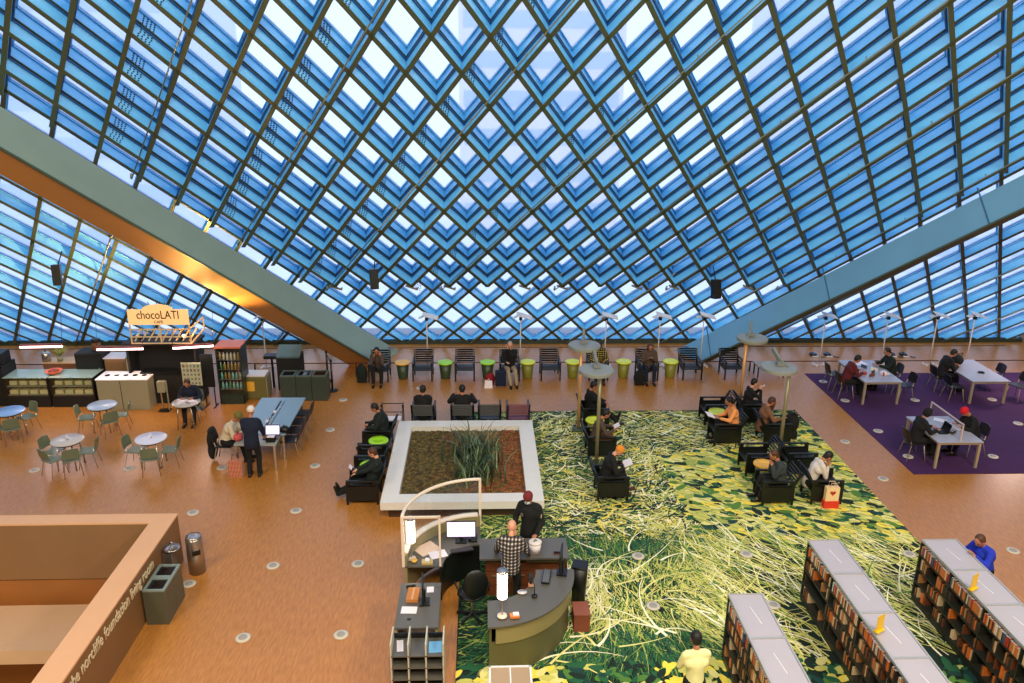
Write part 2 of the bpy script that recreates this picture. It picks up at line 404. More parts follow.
# ------------------------------------------------------------------ printed carpets
def carpet():
    X_0, X_1, Y_0, Y_1 = -.42, 9.15, 4.0, 21.2
    cols = [(.05, .15, .11), (.12, .36, .22), (.32, .50, .20), (.64, .68, .33), (.90, .87, .54), (.99, .96, .80), (.80, .79, .40), (.06, .24, .22), (.96, .86, .30)]
    ms = [mat('carpet_pile_%s' % nm, c, .95, noise=.12, nscale=6) for nm, c in zip(('deep', 'green', 'leaf', 'moss', 'straw', 'cream', 'lime', 'teal', 'yellow'), cols)]
    b = MB(); b.mi(0).box(((X_0+X_1)/2, (Y_0+Y_1)/2, .004), (X_1-X_0, Y_1-Y_0, .008))
    rnd = random.Random(3)
    def inside(x, y): return X_0+.01 < x < X_1-.01 and Y_0 < y < Y_1-.01
    def strand(x, y, a, L, w_, bend, mi, z):
        n_ = 7; pl, pr = [], []
        cx, cy, ca = x, y, a
        for i in range(n_):
            t = i/(n_-1); ww = w_*(1-t*.85)/2
            if not inside(cx, cy): break
            pl.append((min(max(cx-math.sin(ca)*ww, X_0), X_1), min(max(cy+math.cos(ca)*ww, Y_0), Y_1), z)); pr.append((min(max(cx+math.sin(ca)*ww, X_0), X_1), min(max(cy-math.cos(ca)*ww, Y_0), Y_1), z))
            ca += bend/n_; cx += math.cos(ca)*L/n_; cy += math.sin(ca)*L/n_
        k = len(pl)
        if k < 2: return
        b.mi(mi).add(pl+pr, [(i, i+1, k+i+1, k+i)[::-1] for i in range(k-1)])
    def leaf(x, y, a, L, w_, mi, z):
        vs = []
        for i in range(10):
            t = 2*PI*i/10; lx = math.cos(t)*L/2; ly = math.sin(t)*w_/2*(1-.25*math.cos(t))
            px_, py_ = x+lx*math.cos(a)-ly*math.sin(a), y+lx*math.sin(a)+ly*math.cos(a)
            vs.append((min(max(px_, X_0), X_1), min(max(py_, Y_0), Y_1), z))
        b.mi(mi).add(vs, [tuple(range(10))])
    z = .0085
    def nz():
        nonlocal z
        z += 1.2e-6; return z
    def pick(seq): return rnd.choice(seq)
    yS = 10.75; yM = 14.25
    # far tangle
    for i in range(9500):
        x = rnd.uniform(X_0, X_1); y = rnd.uniform(yM, Y_1)
        leafy = (x > 4.6 and y < 18.6-.25*max(0, 6-x)) or (x > 7.9 and y < 20.2)
        if leafy and rnd.random() < .97: continue
        den = .5+.5*math.sin(x*1.7+1)*math.cos(y*1.9)
        if rnd.random() < .22+den*.36: c = pick((0, 0, 1, 7, 1))
        else: c = pick((2, 3, 6, 6, 4, 4, 4, 8, 5, 5)) if x > 1.5 else pick((1, 2, 3, 3, 4, 6))
        a = rnd.gauss(0.2+.5*math.sin(x*.9+y*.6), .7) + (PI if rnd.random() < .5 else 0)
        strand(x, y, a, rnd.uniform(.3, 1.1), rnd.uniform(.025, .06), rnd.gauss(0, 1.1), c, nz())
    # leaf patch
    for i in range(3600):
        x = rnd.uniform(4.3, X_1); y = rnd.uniform(yM, 20.3)
        if not ((x > 4.6 and y < 18.6-.25*max(0, 6-x)) or (x > 7.9 and y < 20.2)): continue
        c = pick((0, 1, 2, 3, 6, 8, 4, 6, 7, 3, 8, 4))
        L = rnd.uniform(.18, .42)
        leaf(x, y, rnd.gauss(-.5, .5), L, L*rnd.uniform(.35, .6), c, nz())
        if c in (4, 8, 6): leaf(x+.01, y+.01, rnd.gauss(-.5, .1), L*.7, L*.12, 3, nz())
    # fountain of long grass in the near middle
    for i in range(5200):
        x = rnd.uniform(X_0, 4.7); y = rnd.uniform(yS, yM)
        a = (1 if y+rnd.gauss(0, .35) > 12.6 else -1)*(PI/2 - (x-2.6)*.42) + rnd.gauss(0, .4)
        if x < 0.6 and rnd.random() < .5: continue
        if rnd.random() < .28: c = pick((0, 1, 7, 1))
        else: c = pick((2, 3, 6, 6, 4)) if abs(y-12.6) < .7+.25*abs(x-2.6) and x > 1.2 else pick((1, 1, 2, 7, 3, 2))
        if 1.4 < x < 2.4 and abs(y-12.7) < .55 and rnd.random() < .7: c = pick((4, 5, 5, 4, 6))
        strand(x, y, a, rnd.uniform(.3, 1.0), rnd.uniform(.015, .035), rnd.gauss(0, .6), c, nz())
    for i in range(46):
        x = rnd.uniform(.2, 4.4); y = rnd.uniform(yS, yM-.2)
        strand(x, y, rnd.uniform(-.2, PI), rnd.uniform(1.0, 2.2), rnd.uniform(.035, .06), rnd.gauss(0, 1.6), pick((5, 4, 5)), nz())
    # criss-cross straws on dark ground
    for i in range(1050):
        x = rnd.uniform(4.2, X_1); y = rnd.uniform(yS, yM)
        a = rnd.gauss(2.15, .28) if rnd.random() < .75 else rnd.uniform(0, PI)
        strand(x, y, a, rnd.uniform(.6, 1.6), rnd.uniform(.02, .045), rnd.gauss(0, .5), pick((3, 4, 6, 6, 4, 5, 2)), nz())
    # near leaves
    for i in range(2600):
        x = rnd.uniform(X_0, X_1); y = rnd.uniform(7.4, yS)
        L = rnd.uniform(.12, .3); yel = math.sin(x*2.1+.6) + rnd.gauss(0, .4) > .2
        leaf(x, y, rnd.uniform(0, PI), L, L*.5, pick((8, 4, 8, 6)) if yel else pick((0, 1, 2, 7, 1, 6)), nz())
    o = b.build('carpet', ms); return tag(o, 'big green and yellow carpet printed with grass and leaves', 'carpet')
carpet()
PUR = mat('purple_pile', (.25, .09, .30), .95, noise=.22, nscale=2.2)
b = MB(); b.box(((10.6+20)/2, (17.18+24.15)/2, .005), (20-10.6, 24.15-17.18, .01)); tag(b.build('carpet', PUR), 'plain deep purple carpet under the study tables, far right', 'carpet')

# ------------------------------------------------------------------ floor outlets
q = MB(); q.mi(0).lathe((0, 0, 0), [(.13, .0), (.13, .012), (.10, .018), (.001, .018)], 18)
q.mi(1).lathe((0, 0, .0185), [(.075, 0), (.07, .004), (.001, .004)], 14)
om = q.mesh('floor_outlet', [mat('outlet_ring', (.80, .76, .68), .4), mat('outlet_lid', (.62, .60, .56), .4)])
spots = [(34.4, 470.6), (129, 469), (222, 468), (315, 466), (330, 430), (343, 400), (420, 388), (193, 513), (296, 511), (273, 566), (358, 564), (243, 638), (341, 635), (189, 584), (823, 382), (845, 401), (915, 400.5), (992, 400), (878, 431.5), (908, 457), (1018, 424), (993, 457), (638, 558), (653, 608), (746, 556), (773, 607), (909, 556), (1013, 551), (845, 442), (883, 479)]
for x, y in spots:
    p = at(x, y); o = bpy.data.objects.new('floor_outlet', om); COL.objects.link(o)
    on = (10.6 < p.x and 17.2 < p.y < 24.1); gr = (-.4 < p.x < 9.1 and p.y < 21.1)
    o.location = (p.x, p.y, .0105 if on else (.038 if gr else .0005))
    lb, g = (('round pale floor outlet lid set in the purple carpet', 'floor outlets in the purple carpet') if on else
             ('round pale floor outlet lid set in the green carpet', 'floor outlets in the green carpet') if gr else
             ('round pale floor outlet lid set in the orange floor', 'floor outlets in the orange floor'))
    tag(o, lb, 'floor outlet', g)

# ------------------------------------------------------------------ planter
def planter():
    x0, x1, y0, y1, t = -2.17, 1.37, 15.31, 19.60, .37
    root = thing('planter', 'low white concrete planter bed beside the lounge chairs, centre', 'planter', ((x0+x1)/2, (y0+y1)/2, 0))
    b = MB(); X, Y = (x1-x0)/2, (y1-y0)/2
    for c, d in (((0, Y-t/2, .36), (2*X, t, .18)), ((0, -Y+t/2, .36), (2*X, t, .18)), ((-X+t/2, 0, .36), (t, 2*Y-2*t, .18)), ((X-t/2, 0, .36), (t, 2*Y-2*t, .18))): b.box(c, d)
    b.build('rim', mat('white_concrete', (.88, .87, .84), .6, noise=.05, nscale=3), root)
    b = MB()
    for c, d in (((0, Y-.22, .135), (2*X-.3, .1, .27)), ((0, -Y+.22, .135), (2*X-.3, .1, .27)), ((-X+.22, 0, .135), (.1, 2*Y-.5, .27)), ((X-.22, 0, .135), (.1, 2*Y-.5, .27))): b.box(c, d)
    b.build('plinth', mat('plinth_brown', (.26, .18, .12), .6), root)
    nx, ny = 60, 70; vs = []; rn = random.Random(5)
    for j in range(ny):
        for i in range(nx):
            vs.append((-X+t-.02 + (2*X-2*t+.04)*i/(nx-1), -Y+t-.02 + (2*Y-2*t+.04)*j/(ny-1), .30+rn.uniform(0, .05)))
    fs = [(j*nx+i, j*nx+i+1, (j+1)*nx+i+1, (j+1)*nx+i) for j in range(ny-1) for i in range(nx-1)]
    m = bpy.data.materials.new('soil'); m.use_nodes = True; nt = m.node_tree; bs = nt.nodes['Principled BSDF']; bs.inputs['Roughness'].default_value = 1
    tc = nt.nodes.new('ShaderNodeTexCoord'); n1 = nt.nodes.new('ShaderNodeTexNoise'); n1.inputs['Scale'].default_value = 9; n1.inputs['Detail'].default_value = 6
    sx = nt.nodes.new('ShaderNodeSeparateXYZ'); ad = nt.nodes.new('ShaderNodeMath'); ad.operation = 'MULTIPLY_ADD'; ad.inputs[1].default_value = .22; ad.inputs[2].default_value = .12
    r1 = nt.nodes.new('ShaderNodeValToRGB'); r1.color_ramp.elements[0].position = .3; r1.color_ramp.elements[0].color = (*lin((.22, .17, .10)), 1); r1.color_ramp.elements[1].position = .75; r1.color_ramp.elements[1].color = (*lin((.50, .42, .22)), 1)
    r2 = nt.nodes.new('ShaderNodeValToRGB'); r2.color_ramp.elements[0].position = .3; r2.color_ramp.elements[0].color = (*lin((.32, .17, .09)), 1); r2.color_ramp.elements[1].position = .75; r2.color_ramp.elements[1].color = (*lin((.62, .38, .20)), 1)
    n2 = nt.nodes.new('ShaderNodeTexNoise'); n2.inputs['Scale'].default_value = 2; a2 = nt.nodes.new('ShaderNodeMath'); a2.operation = 'ADD'; st = nt.nodes.new('ShaderNodeMapRange'); st.inputs[1].default_value = .55; st.inputs[2].default_value = .85
    mx = nt.nodes.new('ShaderNodeMix'); mx.data_type = 'RGBA'; L = nt.links.new
    L(tc.outputs['Object'], n1.inputs['Vector']); L(tc.outputs['Object'], n2.inputs['Vector']); L(tc.outputs['Object'], sx.inputs[0]); L(sx.outputs[0], ad.inputs[0]); L(ad.outputs[0], a2.inputs[0]); L(n2.outputs['Fac'], a2.inputs[1]); L(a2.outputs[0], st.inputs[0])
    L(n1.outputs['Fac'], r1.inputs[0]); L(n1.outputs['Fac'], r2.inputs[0]); L(st.outputs[0], mx.inputs[0]); L(r1.outputs[0], mx.inputs[6]); L(r2.outputs[0], mx.inputs[7]); L(mx.outputs[2], bs.inputs['Base Color'])
    MB().add(vs, fs).build('soil', m, root)
    # bark and dry leaf litter
    b = MB()
    for i in range(1500):
        x, y = rn.uniform(-X+t+.05, X-t-.05), rn.uniform(-Y+t+.05, Y-t-.05)
        b.mi(rn.choice((0, 1)) if x < .35 else rn.choice((2, 3, 0))).box((x, y, .345), (rn.uniform(.03, .09), rn.uniform(.01, .03), .012), rz=rn.uniform(0, PI), rx=rn.uniform(-.4, .4))
    tag(b.build('leaf_litter', [mat('litter_green', (.36, .36, .16), .9), mat('litter_brown', (.28, .21, .12), .9), mat('litter_red', (.55, .28, .14), .9), mat('litter_gold', (.66, .45, .20), .9)], root), kind='stuff')
    pl = thing('sword_fern', 'tall spiky dark green grass clump growing in the white planter', 'plant', (root.location.x+.33, root.location.y-.1, .33))
    b = MB()
    for i in range(330):
        f_ = rn.random(); bx, by = rn.gauss(-.03, .24), rn.gauss(.62 - 1.6*f_, .22)
        a = rn.uniform(0, 2*PI); L_ = rn.uniform(.5, 1.05)*(1 if f_ < .55 else .75); ou = rn.uniform(.25, .75)*L_; pts = []; wv = rn.uniform(.016, .032)
        dx, dy = math.cos(a), math.sin(a); vsl = []
        for k in range(6):
            q = k/5; h = L_*(q-.28*q*q*q*ou*2.2); o_ = ou*q*q; ww = wv*(1-q*.92)
            vsl += [(bx+dx*o_-dy*ww, by+dy*o_+dx*ww, h), (bx+dx*o_+dy*ww, by+dy*o_-dx*ww, h)]
        b.mi(rn.choice((0, 0, 1, 2))).add(vsl, [(2*k, 2*k+1, 2*k+3, 2*k+2) for k in range(5)])
    b.build('leaves', [mat('blade_dark', (.16, .24, .16), .5), mat('blade_green', (.34, .46, .30), .5), mat('blade_grey', (.52, .60, .44), .5)], pl)
    b = MB(); b.lathe((0, .1, -.02), [(.3, 0), (.26, .08), (.1, .14)], 14, sy=2.2); b.build('crown', mat('blade_dark', (0, 0, 0)), pl)
planter()

# ------------------------------------------------------------------ furniture prototypes
def lounge(slatm, framem, solid=False):
    """slatted armchair, faces local +Y; returns parts builder"""
    def make(root):
        b = MB()
        for k in range(5): b.box((0, -.30+.15*k, .37-.012*(4-k)), (.53, .135, .03), rx=.08)
        b.build('seat', slatm, root, bevel=.006)
        b = MB()
        for k in range(6): b.box((0, -.335-.030*k, .45+.066*k), (.53, .03, .056), rx=-.42)
        b.build('backrest', slatm, root, bevel=.006)
        for s_ in (-1, 1):
            b = MB(); x = s_*.295
            b.box((x, -.02, .585), (.06, .74, .035))
            if solid:
                b.box((x, .02, .29), (.035, .68, .40)); b.box((x, -.29, .53), (.035, .1, .1)); b.box((x, .30, .53), (.035, .1, .1)); b.box((x, .01, .475), (.035, .66, .04))
            else:
                b.box((x, .02, .34), (.03, .62, .10)); b.box((x, .02, .46), (.03, .62, .05))
            b.build('armrest', framem, root, bevel=.006)
            b = MB(); b.bar((x, .33, 0), (x, .33, .575), .045); b.build('leg', framem, root)
            b = MB(); b.bar((x, -.34, 0), (x, -.34, .52), .045); b.bar((x, -.34, .5), (x, -.50, .80), .045); b.build('leg', framem, root)
    return make
mk_open = lounge(BLACK, BLACK); mk_solid = lounge(BLACK, mat('black_side_panel', (.055, .07, .065), .4), True); mk_maroon = lounge(MAROON, PLUM)
protos = {}
def place_chair(kind, x, y, rz, label, group=None, z=0):
    if kind not in protos:
        t = thing('lounge_chair', label, 'armchair', (x, y, z), rz, group); {'open': mk_open, 'solid': mk_solid, 'maroon': mk_maroon}[kind](t); protos[kind] = t; bpy.context.view_layer.update(); return t
    t = dup(protos[kind], (x, y, z), rz, label)
    if 'group' in t: del t['group']
    if group: t['group'] = group
    return t
def tub(x, y, top, body, label, s=1.0, grp=None):
    t = thing('side_table', label, 'side table', (x, y, .0 if not (-.4 < x < 9.1 and y < 21.1) else .02), 0, grp)
    MB().lathe((0, 0, 0), [(.15*s, 0), (.155*s, .02), (.20*s, .50)], 20).build('tub', body, t)
    MB().lathe((0, 0, .50), [(.235*s, 0), (.25*s, .01), (.25*s, .035), (.24*s, .045), (.12*s, .045), (.11*s, .04), (.001, .04)], 24).build('table_top', top, t)
    return t

# row against the window, facing the room
YR = 23.97
row = [('c', -1.83, 'empty black slatted armchair by the window, right of the amber-topped table'),
       ('c', -.50, 'empty black slatted armchair by the window, left of the person with pale trousers'),
       ('c', 2.22, 'empty black slatted armchair by the window, behind and left of the nearer disc lamp'),
       ('c', 6.75, 'empty black slatted armchair by the window under the foot of the right beam'),
       ('c', 8.10, 'rightmost empty black slatted armchair in the window row')]
for k, x, lb in row: place_chair('open', x, YR, PI, lb)
place_chair('open', -3.2, YR-.05, PI, 'black slatted armchair at the foot of the left beam, under a hunched person')
place_chair('open', .92, YR-.05, PI, 'black slatted armchair under the person with pale trousers in the window row')
place_chair('open', 3.74, YR, PI, 'black slatted armchair under the person in the yellow patterned jacket')
place_chair('open', 5.33, YR-.05, PI, 'black slatted armchair under the bulky hooded person in the window row')
for x, tp, bd, lb in ((-2.47, AMBER, BUCKETD, 'amber-topped tub side table, leftmost by the window'), (-1.12, LIME, BUCKETD, 'lime-topped shaded tub side table between the two left empty armchairs'),
                      (.22, LIME, BUCKETD, 'lime-topped shaded tub side table beside the red bag'), (1.50, LEMON, BUCKET, 'lemon-topped olive tub side table right of the person with pale trousers'),
                      (2.95, LEMON, BUCKET, 'lemon-topped olive tub side table seen between the two disc lamp posts'), (4.58, LEMON, BUCKET, 'lemon-topped olive tub side table left of the bulky hooded person'),
                      (6.10, LEMON, BUCKET, 'lemon-topped olive tub side table, rightmost by the window')):
    tub(x, 23.95, tp, bd, lb)
# chairs round the planter
for x, kd, lb in ((-1.56, 'open', 'dark slatted armchair seen from behind, left of the three behind the planter'), (-.50, 'open', 'dark slatted armchair seen from behind, behind the planter grass, occupied'),
                  (.24, 'open', 'empty dark slatted armchair seen from behind, second from the right behind the planter'), (1.02, 'maroon', 'empty maroon slatted armchair seen from behind, at the planter corner')):
    place_chair(kd, x, 20.32, 0, lb)
for y, lb in ((18.95, 'black armchair side on left of the planter, farthest of the row, occupied'), (17.56, 'empty black armchair between the two lime tables left of the planter'), (16.33, 'black armchair at the near left corner of the planter under the reclining man')):
    place_chair('solid', -2.66, y, PI/2, lb)
tub(-2.55, 18.25, LIME, BUCKETD, 'lime-topped side table left of the planter, farther of two')
tub(-2.58, 16.93, LIME, BUCKETD, 'lime-topped side table left of the planter behind the reclining man')
# groups on the carpet
CZ = .02
def cc(x, y, rz, lb): return place_chair('solid', x, y, rz, lb, z=CZ)
cc(3.15, 20.25, -PI/2, 'black armchair behind the disc lamp posts with a sprawling person in it')
cc(3.05, 18.45, -PI/2, 'black armchair behind the reader in the orange beanie')
cc(3.00, 16.35, -PI/2, 'black armchair under the reader in the orange beanie')
tub(3.02, 19.35, LEMON, BUCKET, 'lemon-topped side table behind the nearer disc lamp post')
cc(6.55, 20.45, PI/2, 'empty black armchair behind the table of the person in orange')
cc(6.45, 19.15, PI/2, 'black armchair under the person in the orange shirt')
tub(6.45, 19.85, LEMON, BUCKET, 'lemon-topped side table beside the person in the orange shirt')
cc(6.75, 17.45, PI/2, 'empty black armchair behind the table of the person in dark grey')
cc(6.68, 16.05, PI/2, 'black armchair under the hunched person in dark grey')
tub(6.68, 16.76, AMBER, BUCKET, 'yellow-topped side table beside the hunched person in dark grey')
cc(7.62, 20.45, -PI/2, 'black armchair under the person holding a phone at the carpet edge')
cc(7.78, 19.15, -PI/2, 'black armchair under the reclining person in the brown jacket')
cc(7.78, 17.45, -PI/2, 'empty black armchair behind the person in the pale-backed jacket')
cc(7.82, 16.08, -PI/2, 'black armchair under the person in the pale-backed jacket, shopping bag at its side')

# disc lamps
def disc_lamp(x, y, h, dx, dy, polem, label):
    t = thing('disc_lamp', label, 'lamp', (x, y, CZ), 0)
    MB().lathe((0, 0, 0), [(.17, 0), (.17, .03), (.06, .05)], 16).build('base', OLIVE, t)
    MB().cyl((0, 0, .03), (0, 0, h), .045, n=12).build('pole', polem, t)
    d = MB(); d.mi(0).lathe((dx, dy, h-.08), [(.33, 0), (.42, .015), (.425, .09), (.41, .105), (.001, .115)], 32, smooth=False)
    d.mi(1).lathe((dx, dy, h-.088), [(.30, 0), (.30, .007), (.001, .007)], 24); d.build('lamp_shade', [mat('grey_shade', (.56, .58, .55), .45), LAMPW_DIM], t)
    a = MB(); ex, ey = dx*1.5, dy+.45
    a.bar((0, 0, h-.02), (dx*.9, dy+.1, h+.18), .06, .05); a.bar((dx*.9, dy+.1, h+.16), (dx*1.25, dy+.38, h+.34), .07, .10); a.box((dx*.9, dy+.05, h+.09), (.16, .16, .08)); a.build('arm', mat('shade_arm', (.50, .52, .50), .4), t)
LAMPW_DIM = mat('diffuser_white', (.92, .90, .84), .4, emit=.6)
POLEO = mat('pole_orange_lit', (.80, .60, .38), .35, .2); POLEG = mat('pole_olive', (.52, .50, .38), .35, .2)  # same poles; orange light on the farther ones put into the colour
disc_lamp(2.66, 19.92, 2.42, .08, .02, POLEO, 'disc lamp on an orange-lit pole, left pair, the farther one')
disc_lamp(2.86, 17.79, 2.52, -.10, .02, POLEG, 'disc lamp on an olive pole, left pair, the nearer one')
disc_lamp(7.36, 20.75, 2.28, .22, .18, POLEO, 'disc lamp on an orange-lit pole, right pair, the farther one')
disc_lamp(7.36, 17.60, 2.60, -.22, .10, POLEG, 'disc lamp on an olive pole, right pair, the nearer one')

# ------------------------------------------------------------------ rail, uplights and fittings along the glass
rl = thing('guard_rail', 'low thin dark rail running along the foot of the glass wall', 'rail', (0, 0, 0))
MB().tube([(-17.5, 24.42, .34), (18.5, 24.42, .34)], .018, 8).build('top_rail', mat('rail_brown', (.34, .24, .20), .4, .3), rl)
MB().tube([(-17.5, 26.05, .30), (18.5, 26.05, .30)], .013, 6).build('wall_cable', mat('rail_brown', (0, 0, 0)), rl)
for i in range(12):
    x = -16.9+i*3.22 if i < 11 else 18.4
    MB().bar((x, 24.42, 0), (x, 24.42, .33), .04, .05).build('post', mat('rail_brown', (0, 0, 0)), rl)
UPM = mat('uplight_white', (.86, .84, .82), .4)
up0 = None
for px_, lean, lb in ((428, .02, 'slim white uplight stand by the glass, leftmost in the centre'), (520, 0, 'slim white uplight stand by the glass behind the person with pale trousers'),
                (604, 0, 'slim white uplight stand by the glass behind the disc lamps'), (657, .0, 'slim white uplight stand by the glass behind the bulky hooded person'), (700, 0, 'slim white uplight stand by the glass beside the right beam foot'),
                (820, .03, 'slim white uplight stand by the glass, left of the purple carpet'), (882, .04, 'slim white uplight stand by the glass behind the left study table'), (931, .04, 'slim white uplight stand by the glass between the two far study tables'),
                (968, .05, 'slim white uplight stand by the glass behind the right study table'), (268, 0, 'slim grey uplight stand by the glass behind the recycling bins')):
    p = at(px_, 366); X = p.x; Y = 24.95
    if up0 is None:
        t = thing('uplight_stand', lb, 'lamp', (X, Y, 0)); up0 = t
        MB().tube([(0, 0, .03), (.0, .0, 1.66)], .02, 8).build('pole', UPM, t)
        b = MB(); b.box((0, 0, .015), (.5, .05, .03)); b.box((-.15, 0, .015), (.05, .34, .03)); b.box((.2, 0, .015), (.05, .34, .03)); b.build('base', UPM, t)
        b = MB(); b.box((.12, 0, 1.76), (.52, .30, .025), ry=.28, rx=.15); b.box((-.18, 0, 1.72), (.16, .2, .02), ry=-.35); b.build('reflector', UPM, t)
        b = MB(); b.box((0, 0, 1.66), (.1, .1, .09)); b.build('lamp_head', DARKM, t)
        bpy.context.view_layer.update()
    else: t = dup(up0, (X, Y, 0), 0, lb)
rd = None
for px_, lb in (((813), 'round black floor fitting near the glass, leftmost of four on the right'), (827, 'round black floor fitting near the glass, second of four on the right'), (891, 'round black floor fitting near the glass, third of four, behind the left study table'), (903, 'round black floor fitting near the glass, rightmost, behind the left study table')):
    p = at(px_, 355)
    t = thing('floor_fitting', lb, 'floor fitting', (p.x, p.y, 0))
    MB().lathe((0, 0, 0), [(.10, 0), (.125, .02), (.115, .06), (.08, .08)], 18, sy=1.5).build('dish', BLACKSCR, t)
    MB().bar((.06, -.15, .02), (.26, -.36, .04), .05, .02).build('handle', DARKM, t); MB().box((0, -.22, .02), (.22, .05, .03)).build('bracket', WHITE, t)
def bench():
    p = at(778, 379); t = thing('bench', 'low grey bench with thin legs right of the window armchairs', 'bench', (9.35, 24.0, 0))
    MB().box((0, 0, .40), (.95, .5, .04)).build('bench_top', mat('bench_grey', (.62, .58, .54), .5), t)
    for sx in (-1, 1):
        for sy in (-1, 1): MB().bar((sx*.42, sy*.2, 0), (sx*.42, sy*.2, .38), .035).build('leg', DARKM, t)
bench()
for px_, py_, z, lb in ((57, 275, 3.9, 'black loudspeaker hanging in front of the lower left glass'), (374, 279, 3.2, 'black loudspeaker hanging in front of the lattice, above the left beam foot'), (716, 289, 3.0, 'black loudspeaker hanging in front of the lattice, above the right window chairs')):
    # hung about half a metre inside the lattice
    d = fw + rt*((px_-512)/FPX) + up*((341.5-py_)/FPX); P0 = PL(0, 0, .45); k = (P0-Vector((0, 0, CAMZ))).dot(NIN)/d.dot(NIN); p = Vector((0, 0, CAMZ))+d*k
    t = thing('loudspeaker', lb, 'loudspeaker', p)
    MB().box((0, 0, 0), (.22, .24, .58), rz=.3, rx=-.15).build('cabinet', BLACK, t, bevel=.01)
    MB().cyl((0, .08, .2), (0, .08+.40, .2+.38), .018, n=6).build('bracket', DARKM, t)

# ------------------------------------------------------------------ people
def ik(a, c, l1, l2, pole):
    a = Vector(a); c = Vector(c); d = c-a; L = d.length
    if L > (l1+l2)*.995: c = a + d.normalized()*(l1+l2)*.995; d = c-a; L = d.length
    n = d.normalized(); x = (l1*l1-l2*l2+L*L)/(2*L); h = math.sqrt(max(0, l1*l1-x*x))
    p = Vector(pole); p = (p - n*p.dot(n)).normalized()
    return a+n*x+p*h, c
def remesh(b, name, m, parent, vox, smooth=2):
    me = b.mesh('tmp', m); o = bpy.data.objects.new('tmp', me); COL.objects.link(o)
    r = o.modifiers.new('r', 'REMESH'); r.mode = 'VOXEL'; r.voxel_size = vox; r.use_smooth_shade = True
    if smooth: s_ = o.modifiers.new('s', 'SMOOTH'); s_.factor = .5; s_.iterations = smooth
    dg = bpy.context.evaluated_depsgraph_get(); me2 = bpy.data.meshes.new_from_object(o.evaluated_get(dg)); me2.name = name
    bpy.data.objects.remove(o)
    o = bpy.data.objects.new(name, me2); COL.objects.link(o); o.parent = parent
    me2.materials.clear(); me2.materials.append(m if not isinstance(m, list) else m[0]); return o
def cap(b, p, q, r1, r2=None, n=10):
    r2 = r1 if r2 is None else r2
    b.cyl(p, q, r1, r2, n=n); b.ball(p, r1, n, 6); b.ball(q, r2, n, 6)
